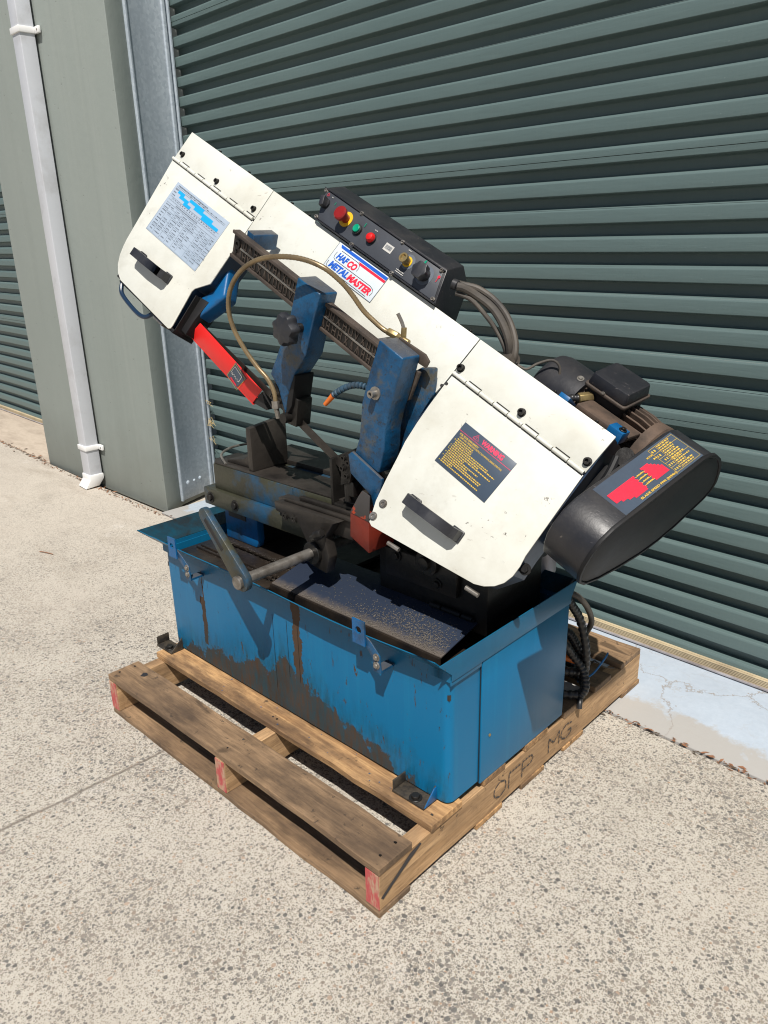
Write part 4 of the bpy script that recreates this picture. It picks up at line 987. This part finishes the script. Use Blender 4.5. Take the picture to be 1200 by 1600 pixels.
k2 = cyl_part(1.014, -.045, CZ + .0006, CZ + .0018, .014, 'yellow', 'valve_ring'); mb = nb(); mb.lathe(BB(1.014, -.045, CZ + .0018), BN, [(0, .010), (.012, .009), (.012, .012), (.024, .012), (.024, .008), (.020, .006)], 22); part(mb, 'valve_knob', 'brass', k2)
mb = nb(); mb.lathe(BB(1.080, -.042, CZ), BN, [(0, .025), (.0004, .025)], 28); rg = part(mb, 'worn_ring', 'ink_grey', cbx)
mb = nb(); mb.cyl(BB(1.080, -.042, CZ + .0006), BB(1.080, -.042, CZ + .014), .0165, 20); k3 = part(mb, 'speed_knob', 'black', cbx)
mb = nb(); pr = []
for k in range(36):
    a = 2 * math.pi * k / 36; r = .0205 + .0018 * math.cos(6 * a); pr.append((1.080 + r * math.cos(a), -.042 + r * math.sin(a)))
mb.prism(pr, BB, CZ + .014, CZ + .034); part(mb, 'knob_cap', 'handle', k3, bevel=.002)
for f_ in (lambda mb: rectP(mb, .705, -.066, .7065, -.058, CZ + .0015), lambda mb: rectP(mb, .833, -.066, .8350, -.055, CZ + .0015),
           lambda mb: mb.quad([BB(1.056, -.070, CZ + .0015), BB(1.060, -.076, CZ + .0015), BB(1.062, -.066, CZ + .0015), BB(1.058, -.062, CZ + .0015)])): ink('panel_mark', 'green_btn', fp, f_)
ink('panel_mark', 'ink_red', fp, lambda mb: arc_line(mb, [(.6665 + .0035 * math.cos(t), -.0715 + .0035 * math.sin(t)) for t in [k * .7 for k in range(10)]], .0012, CZ + .0015, BB))
ink('panel_mark', 'ink_red', fp, lambda mb: (mb.prism([(1.118 + .004 * math.cos(t), -.058 + .004 * math.sin(t)) for t in [k * .78 for k in range(8)]], BB, CZ + .001, CZ + .0016), rectP(mb, 1.1175, -.055, 1.119, -.044, CZ + .0015)))
def f_small(mb):
    P = lambda a, b: BB(a, b, CZ + .0014)
    for a, b, w in ((1.000, -.012, .030), (1.000, -.017, .028), (.870, -.066, .010), (.995, -.072, .012), (.682, -.073, .006)): dash_line(mb, P, a, a + w, b, .0022, int(a * 1000 + b * 100))
ink('panel_mark', 'ink_pale', fp, f_small)
# cables from the control box
for nm, pts, r in (('cable', [(-.285, .60, 1.296), (-.273, .62, 1.290), (-.238, .64, 1.279), (-.194, .65, 1.251), (-.156, .65, 1.211), (-.129, .64, 1.162), (-.124, .63, 1.123), (-.148, .66, 1.09)], .0085),
                   ('cable', [(-.265, .59, 1.288), (-.252, .6, 1.284), (-.229, .62, 1.266), (-.192, .63, 1.24), (-.16, .63, 1.205), (-.14, .63, 1.162), (-.142, .64, 1.12), (-.152, .66, 1.081)], .0100),
                   ('cable', [(-.270, .59, 1.272), (-.257, .6, 1.267), (-.234, .61, 1.255), (-.203, .62, 1.223), (-.178, .63, 1.189), (-.154, .63, 1.154), (-.151, .64, 1.123), (-.158, .66, 1.089)], .0055),
                   ('cable', [(-.13, .63, 1.10), (-.12, .63, 1.114), (-.096, .64, 1.102), (-.078, .66, 1.114), (-.052, .68, 1.122), (-.037, .69, 1.108), (-.037, .69, 1.081), (-.055, .69, 1.057)], .0032)):
    mb = nb(); mb.tube(pts, r, 10, 6); part(mb, nm, 'cable')
mb = nb(); mb.cyl((-.150, .632, 1.118), (-.118, .628, 1.124), .016, 14); part(mb, 'cable_clamp', 'cable')
mb = nb(); mb.lathe((-.285, .60, 1.293), (.8, .2, -.3), [(0, .013), (.012, .013), (.014, .010), (.030, .010)], 12); part(mb, 'cable_gland', 'black', cbx)

# ---- dovetail bar with raised casting marks
bw = Vector((.529, 0, -.2655)).normalized(); bd = Vector((-.357, 0, -.934)).normalized()
B0 = Vector((-.887, 0, 1.430))
def BAR(s, t, c): v = B0 + bw * s + bd * t; return Vector((v.x, c, v.z))
LB = .69; HB = .0725
mb = nb(); mb.box((0, 0, .420), (LB, HB, .436), BAR); bar = part(mb, 'guide_bar', 'brown_iron', bevel=.002)
for t0, t1, c0 in ((0, .0085, .4125), (.0640, HB, .4125), (.0335, .0385, .4165)):
    mb = nb(); mb.box((.0 if t1 != .0385 else .035, t0, c0), (LB, t1, .4198), BAR); part(mb, 'raised_rib', 'brown_iron' if t1 != .0385 else 'steel', bar, bevel=.001)
mb = nb(); mb.lathe(BAR(.022, .030, .4195), (0, -1, 0), [(0, .012), (.005, .012), (.005, .006), (.001, .005)], 18); part(mb, 'bar_screw', 'dark_iron', bar)
mb = nb(); mb.lathe(BAR(.016, .052, .4195), (0, -1, 0), [(0, .005), (.002, .005)], 12); part(mb, 'bar_screw', 'dark_iron', bar)
mb = nb(); mb.box((.040, .0095, .4185), (LB - .02, .0325, .4195), BAR); mb.box((.040, .0395, .4185), (LB - .02, .063, .4195), BAR); part(mb, 'recess', 'dark_iron', bar)
rn = random.Random(21)
for row, (t0, t1) in enumerate(((.011, .031), (.041, .061))):
    s = .050
    while s < LB - .04:
        w = rn.uniform(.009, .014); kind = rn.randrange(5); mb = nb()
        def stk(s0, a, s1, b, w_=.0022):
            dx, dy = s1 - s0, b - a; L = math.hypot(dx, dy); nx, ny = -dy / L * w_ / 2, dx / L * w_ / 2
            mb.prism([(s0 - nx, a - ny), (s1 - nx, b - ny), (s1 + nx, b + ny), (s0 + nx, a + ny)], BAR, .4165 + rn.uniform(0, .0002), .4185)
        if kind == 0: stk(s, t0, s + w * .5, t1); stk(s + w, t0, s + w * .5, t1)
        elif kind == 1: stk(s, t0, s, t1); stk(s + w, t0, s + w, t1); stk(s, (t0 + t1) / 2, s + w, (t0 + t1) / 2)
        elif kind == 2: stk(s, t0, s + w, t1); stk(s + w, t0, s, t1)
        elif kind == 3: stk(s, t0, s, t1); stk(s, t0, s + w, t0); stk(s, t1, s + w, t1); stk(s + w, t0, s + w, t1)
        else: stk(s, t1, s + w * .5, t0); stk(s + w * .5, t0, s + w, t1); stk(s + w * .5, t0, s + w * .5, t1)
        part(mb, 'casting_mark', 'brown_iron', bar); s += w + rn.uniform(.007, .014)
mb = nb(); mb.box((.030, -.012, .4365), (.062, .030, .520), BAR); part(mb, 'bar_mount', 'cast_blue', bevel=.003)
mb = nb(); mb.box((.560, .004, .4365), (.60, .060, .530), BAR); part(mb, 'bar_mount', 'cast_blue', bevel=.003)

# ---- guide arms
arm1 = [(-.602, 1.315), (-.523, 1.276), (-.557, 1.202), (-.589, 1.122), (-.637, 1.072), (-.670, 1.009), (-.686, .955), (-.709, 1.028), (-.738, 1.062), (-.706, 1.112), (-.641, 1.219)]
mb = nb(); mb.prism(arm1, XZ, .385, .447); a1 = part(mb, 'guide_arm', 'cast_blue', bevel=.005, seg=3, label='left blue cast guide arm with star knob')
mb = nb(); pr = []
for k in range(42):
    a = 2 * math.pi * k / 42; r = .0385 + .0042 * math.cos(7 * a); pr.append((r * math.cos(a), r * math.sin(a)))
mb.hull_rings([[(-.600 + x * .86, .352, 1.192 + z * .86) for x, z in pr], [(-.600 + x, .346, 1.192 + z) for x, z in pr], [(-.600 + x, .332, 1.192 + z) for x, z in pr], [(-.600 + x * .88, .322, 1.192 + z * .88) for x, z in pr], [(-.600 + x * .35, .318, 1.192 + z * .35) for x, z in pr]][::-1])
kn = part(mb, 'star_knob', 'handle', a1, angle=50)
mb = nb(); mb.cyl((-.600, .352, 1.192), (-.600, .390, 1.192), .012, 16); part(mb, 'knob_stem', 'dark_iron', a1)
# roller guide cluster at its foot
mb = nb(); mb.prism([(-.735, 1.040), (-.725, 1.050), (-.640, 1.000), (-.655, .925), (-.690, .930)], XZ, .395, .447); mb.box((-.745, .392, .985), (-.705, .440, 1.035)); mb.box((-.715, .400, .930), (-.665, .440, .990)); part(mb, 'blade_guide', 'dark_iron', a1, bevel=.003)
mb = nb(); mb.prism([(-.6695, 1.009), (-.636, 1.070), (-.632, 1.066), (-.655, .985), (-.684, .950)], XZ, .3842, .4500); part(mb, 'guide_plate', 'dull_black', a1, bevel=.002)
for x, z in ((-.738, 1.022), (-.722, 1.008), (-.742, 1.000), (-.726, .985), (-.708, .992)): capscrew(a1, (x, .392, z), (0, -1, 0), .0065, .007, 'iron')
mb = nb(); mb.cyl((-.680, .398, .950), (-.680, .372, .950), .014, 18); part(mb, 'guide_bearing', 'dark_iron', a1)
mb = nb(); mb.cyl((-.716, .380, .992), (-.7155, .380, .972), .011, 6); mb.cyl((-.7155, .380, .972), (-.713, .384, .945), .007, 12); part(mb, 'hose_nut', 'steel', a1)
# right arm
arm2 = [(-.329, 1.182), (-.256, 1.144), (-.267, 1.111), (-.287, 1.058), (-.306, 1.013), (-.319, .967), (-.322, .922), (-.341, .857), (-.426, .889), (-.405, .939), (-.392, 1.028), (-.368, 1.093)]
mb = nb(); mb.prism(arm2, XZ, .385, .447); a2 = part(mb, 'guide_arm', 'cast_blue', bevel=.005, seg=3, label='right blue cast guide arm with one large bolt')
mb = nb(); mb.lathe((-.344, .385, 1.056), (0, -1, 0), [(-.001, .016), (.003, .016), (.0032, .0095), (.020, .0095), (.020, .005), (.012, .004)], 22); part(mb, 'clamp_bolt', 'steel', a2)
mb = nb(); mb.prism([(-.280, 1.108), (-.262, 1.104), (-.294, 1.036), (-.316, 1.026)], XZ, .4475, .458); part(mb, 'gib', 'brown_iron', a2, bevel=.002)
mb = nb(); mb.prism([(-.325, 1.181), (-.245, 1.147), (-.233, 1.131), (-.243, 1.116), (-.268, 1.126), (-.325, 1.150)], XZ, .4475, .455); part(mb, 'bar_end', 'brown_iron', a2, bevel=.0015)
mb = nb(); mb.prism([(-.40, 1.05), (-.280, 1.111), (-.239, 1.114), (-.245, 1.047), (-.290, .985), (-.330, .900), (-.350, .85), (-.45, .85), (-.44, .93)], XZ, .475, .492); part(mb, 'saw_column', 'cast_blue', bevel=.006)
# blade guide block at its foot
mb = nb(); mb.prism([(-.435, .893), (-.422, .902), (-.322, .850), (-.322, .838), (-.345, .775), (-.352, .772), (-.36, .80), (-.430, .845)], XZ, .375, .384); part(mb, 'guide_plate', 'cast_blue', a2, bevel=.0015)
mb = nb(); mb.prism([(-.468, .886), (-.450, .894), (-.425, .880), (-.442, .815), (-.478, .800)], XZ, .383, .412); mb.box((-.470, .388, .775), (-.435, .425, .815)); part(mb, 'blade_guide', 'dark_iron', a2, bevel=.0025)
for x, z in ((-.458, .878), (-.440, .868), (-.464, .850), (-.450, .832)): capscrew(a2, (x, .383, z), (0, -1, 0), .0075, .008, 'dark_iron')
mb = nb(); mb.cyl((-.455, .395, .815), (-.462, .395, .760), .010, 14); part(mb, 'guide_bearing', 'dark_iron', a2)
# blade
bl0, bl1 = Vector((-.700, .418, .952)), Vector((-.440, .418, .805)); bdv = (bl1 - bl0).normalized(); bnn = Vector((-bdv.z, 0, bdv.x))
mb = nb(); q = []
nt = 60; L = (bl1 - bl0).length
for k in range(nt): 
    s = L * k / nt; q.append((s, -.0135)); q.append((s + L / nt * .9, -.0112))
q = [(0, .0135), (L, .0135), (L, -.0135)] + q[::-1]
mb.prism(q, lambda a, b, c: bl0 + bdv * a + bnn * b + Vector((0, c, 0)), 0, .0011); part(mb, 'blade', 'iron', label='exposed length of toothed saw blade between the guide arms')
# the rest of the blade inside the left guard
mb = nb(); mb.box((0, -.010, 0), (.42, .012, .001), lambda a, b, c: Vector((-1.085, .42, 1.155)) + Vector((.88, 0, -.474)) * a + Vector((.474, 0, .88)) * b * 1. + Vector((0, 1, 0)) * c); part(mb, 'blade', 'iron')
# red blade guard
rg0 = [(-1.082, 1.174), (-1.143, 1.136), (-.857, .964), (-.811, 1.005)]
mb = nb(); mb.prism(rg0, XZ, .408, .411); rgd = part(mb, 'blade_guard', 'red', bevel=.0008, label='bright red blade guard strip below the left wheel door')
mb = nb(); mb.prism([(-1.143, 1.136), (-1.141, 1.131), (-.856, .959), (-.857, .964)], XZ, .408, .440); part(mb, 'guard_flange', 'red', rgd)
mb = nb(); mb.prism([(-.918, 1.074), (-.874, 1.031), (-.921, 1.004), (-.969, 1.033)], XZ, .4065, .4075); gl = part(mb, 'guard_label', 'lab_navy', rgd)
gu = Vector((.044, 0, -.043)) ; gv = Vector((-.051, 0, -.041)); g0 = Vector((-.918, .4055, 1.074))
G = lambda a, b, c=0: g0 + gu * a + gv * b + Vector((0, -c, 0))
mb = nb(); arc_line(mb, [(.75, .18), (.12, .18), (.12, .62), (.30, .62)], .03, 0.0, lambda a, b, c: G(a, b, .0002)); arc_line(mb, [(.75, .18), (.78, .55)], .03, 0., lambda a, b, c: G(a, b, .0002)); arc_line(mb, [(.20 + .07 * k, .50 + (.10 if k % 2 else 0)) for k in range(9)], .035, 0., lambda a, b, c: G(a, b, .0003)); part(mb, 'label_print', 'ink_pale', gl)
mb = nb(); arc_line(mb, [(.28, .82), (.78, .82)], .09, 0., lambda a, b, c: G(a, b, .0003)); part(mb, 'label_print', 'ink_red', gl)
def f_fr(mb): arc_line(mb, [(.04, .05), (.96, .05), (.96, .95), (.04, .95), (.04, .05)], .02, 0., lambda a, b, c: G(a, b, .0002))
mb = nb(); f_fr(mb); part(mb, 'label_edge', 'ink_yellow', gl)
mb = nb(); mb.prism([(-.857, .9635), (-.815, 1.000), (-.800, .950)], XZ, .412, .440); part(mb, 'guard_tip', 'rubber', rgd)
# short orange-red blade cover at the right door's corner
mb = nb(); mb.prism([(1.302, .508), (1.352, .492), (1.352, .498), (1.418, .530), (1.345, .545), (1.338, .562)], B, -.050, -.046) if False else None
mb = nb(); mb.prism([(-.418, .748), (-.353, .737), (-.356, .651), (-.422, .681)], XZ, .358, .452); rbx = part(mb, 'blade_cover_box', 'red_oxide', bevel=.0015, label='orange-red blade cover box at the lower left corner of the right wheel door')
mb = nb(); mb.prism([(-.372, .815), (-.346, .806), (-.351, .737), (-.418, .748), (-.386, .797)], XZ, .3565, .3595); part(mb, 'flap', 'red_flap', rbx, bevel=.0008)

# ---- gooseneck coolant hose, tap, segmented nozzle
mb = nb(); mb.tube([(-.368, .47, 1.184), (-.388, .465, 1.192), (-.408, .455, 1.21), (-.431, .44, 1.237), (-.448, .42, 1.275), (-.463, .4, 1.305), (-.49, .37, 1.338), (-.545, .35, 1.358), (-.616, .335, 1.363), (-.684, .325, 1.354), (-.746, .32, 1.327), (-.793, .32, 1.284), (-.816, .325, 1.234), (-.815, .335, 1.182), (-.795, .35, 1.128), (-.765, .365, 1.081), (-.737, .375, 1.05), (-.72, .38, 1.017), (-.716, .38, .990)], .0064, 10, 14, .05, 2)
part(mb, 'coolant_hose', 'hose_metal', angle=60, label='long looping bronze gooseneck coolant hose')
mb = nb(); mb.cyl((-.376, .467, 1.189), (-.350, .472, 1.178), .010, 6); mb.cyl((-.350, .472, 1.178), (-.318, .474, 1.164), .0085, 14); mb.cyl((-.335, .474, 1.160), (-.331, .474, 1.200), .007, 10); tp = part(mb, 'coolant_tap', 'brass', bevel=.0008)
mb = nb(); mb.tube([(-.331, .474, 1.195), (-.336, .472, 1.212), (-.345, .468, 1.232)], .0045, 8, 3); part(mb, 'tap_lever', 'steel', tp)
npts = smooth([(-.385, .425, 1.052), (-.410, .42, 1.058), (-.427, .415, 1.061), (-.449, .41, 1.059), (-.471, .405, 1.051), (-.49, .4, 1.04), (-.507, .4, 1.029)], 4)
mb = nb()
for i in range(0, len(npts) - 2, 2):
    mb.lathe(npts[i], npts[i + 2] - npts[i], [(0, .0055), (.002, .0085), ((npts[i + 2] - npts[i]).length * .7, .0085), ((npts[i + 2] - npts[i]).length, .005)], 12)
sh = part(mb, 'segmented_hose', 'hose_blue', label='blue segmented coolant nozzle with an orange tip')
mb = nb(); mb.cyl((-.505, .400, 1.031), (-.534, .395, 1.003), .0078, 14, .0058); part(mb, 'nozzle_tip', 'orange', sh)

# ---- belt cover at the right end
UY = Vector((.04073, .99899, -.01915)); UZ = Vector((.42546, 0, .90498))
def A(p, q, a): return BO + BU * a + UY * p + UZ * q
belt = [(-.237, -.172), (-.254, -.146), (-.263, -.119), (-.262, -.090), (-.250, -.062), (-.225, -.040), (-.190, -.026), (-.150, -.012), (.020, .057), (.050, .060), (.080, .054), (.125, .034), (.160, .010), (.190, -.020), (.212, -.048), (.219, -.073), (.205, -.095), (.130, -.150), (.075, -.176), (.014, -.192), (-.070, -.199), (-.150, -.199), (-.205, -.190)]
mb = nb(); mb.prism(belt, A, 1.775, 1.868); bc = part(mb, 'belt_cover', 'black', bevel=.004, seg=3, angle=50, label='black lozenge belt cover with red and yellow speed chart on its edge')
inn = shrink(belt, .007)
mb = nb(); mb.prism(inn, A, 1.8685, 1.8700); part(mb, 'cover_face', 'dull_black', bc, bevel=.0006)
out = shrink(belt, -.0035)
mb = nb(); mb.hull_rings([[A(p, q, 1.864) for p, q in out], [A(p, q, 1.872) for p, q in out], [A(p, q, 1.872) for p, q in shrink(belt, .004)], [A(p, q, 1.864) for p, q in shrink(belt, .004)]]); part(mb, 'cover_seam', 'dull_black', bc, bevel=.001)
# speed label lies on the flat upper edge between (-.19,-.026) and (.02,.057)
e0 = Vector((-.188, -.0270)); e1 = Vector((.030, .0600)); ed = (e1 - e0); EL = ed.length; ed.normalize(); en = Vector((-ed.y, ed.x))
def LBL(s, t, h=.0): q = e0 + ed * s + en * (h + .0008); return A(q.x, q.y, 1.863 - t)        # t runs from the outer edge inwards
LT = .080
mb = nb(); mb.hull_rings([[LBL(0, 0, 0), LBL(EL, 0, 0), LBL(EL, LT, 0), LBL(0, LT, 0)], [LBL(0, 0, .001), LBL(EL, 0, .001), LBL(EL, LT, .001), LBL(0, LT, .001)]]); bl = part(mb, 'speed_label', 'lab_navy', bc)
def lq(mb, s0, t0, s1, t1, h=.0016): mb.quad([LBL(s0, t0, h), LBL(s1, t0, h), LBL(s1, t1, h), LBL(s0, t1, h)])
def f_lr(mb):
    lv = [(.028, .058), (.034, .062), (.040, .066)]
    n = 7
    for k in range(n):      # lower block: stepped outer edge
        s0 = .012 + .0085 * k * 1.; lq(mb, s0, .0095 + .0035 * (n - k), .086 + (.004 if k % 2 else 0), .014 + .0035 * (n - k)) if False else None
    # left block
    for k in range(8):
        t0 = .014 + k * .0048; s0 = .006 + max(0, (3 - k)) * .012 ; lq(mb, .008 + (max(0, 3 - k)) * .013, t0, .082 + (.003 if k % 2 else 0) - (0 if k < 6 else 0), t0 + .0049)
    for k in range(8):
        t0 = .018 + k * .0048; lq(mb, .112 - (.003 if k % 2 else 0), t0, .152 - (max(0, k - 3)) * .005, t0 + .0049)
def f_ly(mb):
    for k in range(4): lq(mb, .084, .022 + k * .008, .112, .0232 + k * .008, .0019)
    P = lambda s, t: LBL(s, t, .0018)
    SU, TU = (LBL(1, 0) - LBL(0, 0)), (LBL(0, 1) - LBL(0, 0))
    add_text(mb, 'BLADE SPEED FPM (M/Min)', LBL(.052, .0045, .0018), SU, TU, .0062, .0002, 0, .106)
    for k, s in enumerate((.0268, .0345, .0425, .0505)): dash_line(mb, lambda a, b: LBL(a, b, .0019), .090, .108, s - .004, .0024, 60 + k)
    add_text(mb, 'MOTOR', LBL(.140, .062, .0018), SU, TU, .0052, .0002, 0, .018); add_text(mb, 'SHAFT', LBL(.143, .054, .0018), SU, TU, .0052, .0002, 0, .016) if False else dash_line(mb, lambda a, b: LBL(a, b, .0018), .150, .164, .053, .0034, 7)
    x0, x1, y0, y1 = .158, EL - .004, .005, LT - .005
    def ln(s0, t0, s1, t1, w=.0007):
        if abs(s1 - s0) > abs(t1 - t0): lq(mb, s0, t0 - w / 2, s1, t0 + w / 2, .0018)
        else: lq(mb, s0 - w / 2, t0, s0 + w / 2, t1, .0018)
    ln(x0, y0, x1, y0); ln(x0, y1, x1, y1); ln(x0, y0, x0, y1); ln(x1, y0, x1, y1); ln(x0 + .020, y0, x0 + .020, y1)
    for k in range(1, 5): t = y0 + (y1 - y0) * k / 5; ln(x0, t, x1 if k in (2, 4) else x0 + .020, t)
    for k in range(5):
        t = y0 + (y1 - y0) * (k + .3) / 5; dash_line(mb, lambda a, b: LBL(a, b, .0018), x0 + .003, x0 + .017, t, .0050, 80 + k, wmin=.3, wmax=.8)
    for k in range(13): dash_line(mb, lambda a, b: LBL(a, b, .0018), x0 + .0225, x0 + .0225 + random.uniform(.022, .046), y0 + .003 + k * .0052, .0030, 90 + k)
ink('label_print', 'ink_red', bl, f_lr); ink('label_print', 'ink_yellow', bl, f_ly)
# gearbox link between the wheel housing and belt cover
mb = nb(); mb.box((1.704, .05, -.10), (1.778, .27, -.050), B); part(mb, 'gearbox', 'dull_black', bevel=.008)
mb = nb(); mb.cyl(B(1.70, .23, -.045), B(1.775, .23, -.045), .024, 18); part(mb, 'drive_shaft', 'dark_iron')
hexbolt(saw, B(1.728, .335, -.030), BN, .009, .008)
mb = nb(); mb.box((.030, -.028, 1.662), (.062, .000, 1.700), lambda p, q, a: A(p, q, a)); mbk = part(mb, 'motor_bracket', 'bright_blue', bevel=.002)
hexbolt(mbk, A(.044, .001, 1.690), UZ, .006, .006)
mb = nb(); mb.tube([B(1.722, .03, -.03), B(1.735, .07, -.022), B(1.738, .12, -.022), B(1.730, .17, -.03)], .010, 10, 5); part(mb, 'adjuster_arm', 'dull_black')
mb = nb(); mb.cyl(B(1.735, .02, -.045), B(1.735, .02, -.022), .020, 18); part(mb, 'tension_wheel', 'dark_iron')
mb = nb(); mb.tube([B(1.730, .145, -.012), B(1.745, .16, -.010), B(1.760, .185, -.012)], .0035, 8, 3); part(mb, 'wire', 'blue_wire')
# ---- motor, axis along the bow
MY, MZ = .185, -.085
MC = lambda a, th, r: A(MY + r * math.cos(th), MZ + r * math.sin(th), a)
mb = nb(); mb.lathe(A(MY, MZ, 1.395), BU, [(0, .045), (.004, .070), (.014, .086), (.030, .091), (.125, .091), (.126, .086)], 40); cowl = part(mb, 'fan_cowl', 'black', angle=40)
hexbolt(cowl, MC(1.50, math.radians(115), .091), (UY * math.cos(math.radians(115)) + UZ * math.sin(math.radians(115))), .006, .005, 'steel')
mb = nb(); mb.lathe(A(MY, MZ, 1.521), BU, [(0, .070), (.175, .070), (.178, .084), (.205, .086), (.215, .075), (.225, .060), (.25, .03)], 40); mtr = part(mb, 'motor_body', 'motor_rust', angle=30)
for k in range(30):
    th = 2 * math.pi * k / 30; mb = nb(); t = .0022
    e1_ = UY * -math.sin(th) + UZ * math.cos(th)
    q = [(1.524, .068), (1.524, .085), (1.675, .087), (1.700, .083), (1.700, .068)]
    mb.hull_rings([[MC(a, th, r) - e1_ * t for a, r in q], [MC(a, th, r) + e1_ * t for a, r in q]]); part(mb, 'cooling_fin', 'motor_rust', mtr, bevel=.001, seg=1)
mb = nb(); mb.box((-.065, -.005, 1.56), (.00, .008, 1.70), lambda p, q, a: A(MY + p - .06, MZ + q + .060, a)); part(mb, 'motor_foot', 'motor_rust', bevel=.003)
# terminal box, on the camera-side shoulder of the motor
tt = math.radians(100); er = UY * math.cos(tt) + UZ * math.sin(tt); et = UY * math.sin(tt) - UZ * math.cos(tt)
TO = A(MY, MZ, 1.585) + er * .088
TB = lambda a, b, c: TO + BU * a + et * b + er * c
mb = nb(); mb.prism(rrect(-.050, .050, -.046, .046, .008, 3), TB, -.03, .012); tbx = part(mb, 'terminal_box', 'dull_black', bevel=.002)
mb = nb(); mb.prism(rrect(-.058, .058, -.054, .054, .008, 3), TB, .0125, .020); part(mb, 'box_flange', 'brown_iron', tbx, bevel=.002)
mb = nb(); r0 = rrect(-.054, .054, -.050, .050, .008, 3); r1 = rrect(-.050, .050, -.046, .046, .010, 3)
mb.hull_rings([[TB(a, b, .0205) for a, b in r0], [TB(a, b, .048) for a, b in r1]]); part(mb, 'box_lid', 'black', tbx, bevel=.003)
capscrew(tbx, TB(-.004, -.0535, .021), er, .0035, .003, 'steel')
mb = nb(); mb.cyl(TB(-.03, -.045, -.008), TB(-.045, -.075, -.012), .0125, 6); gland = part(mb, 'cable_gland', 'brass', tbx, bevel=.001)
mb = nb(); mb.tube([TB(-.040, -.065, -.012), TB(-.060, -.085, -.018), TB(-.085, -.105, -.035), TB(-.11, -.11, -.06)], .0080, 10, 10, .14, 4); part(mb, 'flexible_conduit', 'conduit', gland, angle=60)
# bracket under the motor, seen near the cover's top edge
mb = nb(); mb.box((1.535, -.012, -.060), (1.562, .000, -.010), B); part(mb, 'small_bracket', 'bright_blue', bevel=.001)

# ---- hoses and conduits behind the tank
for nm, mt, r, rd, pts in (('conduit', 'conduit', .0115, .10, [(-.06, .77, .50), (-.031, .775, .489), (-.023, .80, .448), (-.018, .84, .394), (-.006, .86, .319), (-.007, .88, .238), (-.025, .90, .167)]),
                       ('conduit', 'conduit', .0115, .10, [(-.10, .79, .34), (-.041, .80, .322), (-.030, .84, .270), (-.006, .86, .224), (.012, .850, .180), (.004, .835, .150)]),
                       ('drain_hose', 'cable', .0085, 0, [(-.06, .76, .50), (-.03, .78, .491), (-.016, .82, .467), (-.016, .88, .409), (-.021, .92, .347), (-.052, .95, .286)]),
                       ('conduit', 'conduit', .0125, .10, [(-.14, .80, .30), (-.09, .83, .33), (-.059, .85, .330), (-.046, .87, .300), (-.033, .89, .25), (-.04, .91, .18)]),
                       ('conduit', 'conduit', .0125, .10, [(-.10, .78, .16), (-.05, .80, .155), (.0, .845, .152), (-.02, .90, .155), (-.08, .93, .152), (-.16, .90, .155), (-.2, .82, .155)]),
                       ('conduit', 'conduit', .0125, .10, [(-.16, .79, .20), (-.10, .80, .22), (-.05, .84, .21), (-.03, .90, .19), (-.08, .96, .16), (-.15, .97, .155)])):
    mb = nb(); mb.tube(pts, r, 12, 16, rd, 4); part(mb, nm, mt, angle=60)
mb = nb(); mb.cyl((-.075, .845, .250), (-.035, .872, .235), .010, 12); part(mb, 'orange_plug', 'orange')
mb = nb(); mb.tube([(-.04, .90, .150), (-.02, .95, .16), (-.005, .99, .20), (-.01, 1.02, .205)], .0028, 8, 5); part(mb, 'wire', 'blue_wire')
mb = nb(); mb.tube([(-.005, .842, .152), (.005, .835, .148), (.012, .822, .140), (.016, .815, .125)], .008, 10, 4); part(mb, 'conduit_end', 'conduit')
mb = nb(); mb.cyl((-.30, .80, HT + .035), (-.12, .80, HT + .035), .034, 18); part(mb, 'coolant_pump', 'dull_black')
mb = nb(); mb.tube([(-.06, 1.02, .150), (-.04, 1.00, .175), (-.015, 1.01, .16), (.005, 1.04, .15)], .0022, 6, 5); part(mb, 'wire', 'cable')
# grey can standing behind the tank: back panel of the hydraulic cylinder
mb = nb(); mb.cyl((-.14, .80, .52), (-.14, .80, .70), .055, 28); part(mb, 'feed_cylinder', 'alu', bevel=.003, label='dusty grey hydraulic feed cylinder behind the tank rim')

# straw and dry grass caught in the yellow knot of the bearer
mb = MB(); rn = random.Random(9)
for k in range(16):
    x, y, z = -2.16 + rn.uniform(0, .02), -.51 + rn.uniform(-.01, .01), rn.choice([.42, .52, .33]) + rn.uniform(-.02, .02)
    mb.tube([(x, y, z), (x + rn.uniform(0, .03), y - rn.uniform(0, .01), z + rn.uniform(-.02, .02)), (x + rn.uniform(.02, .06), y, z + rn.uniform(-.03, .0))], .0012, 5, 2)
tag(mb.build('straw', 'straw'), 'wisps of dry straw caught between the jamb and the roller door', 'straw', kind='stuff')
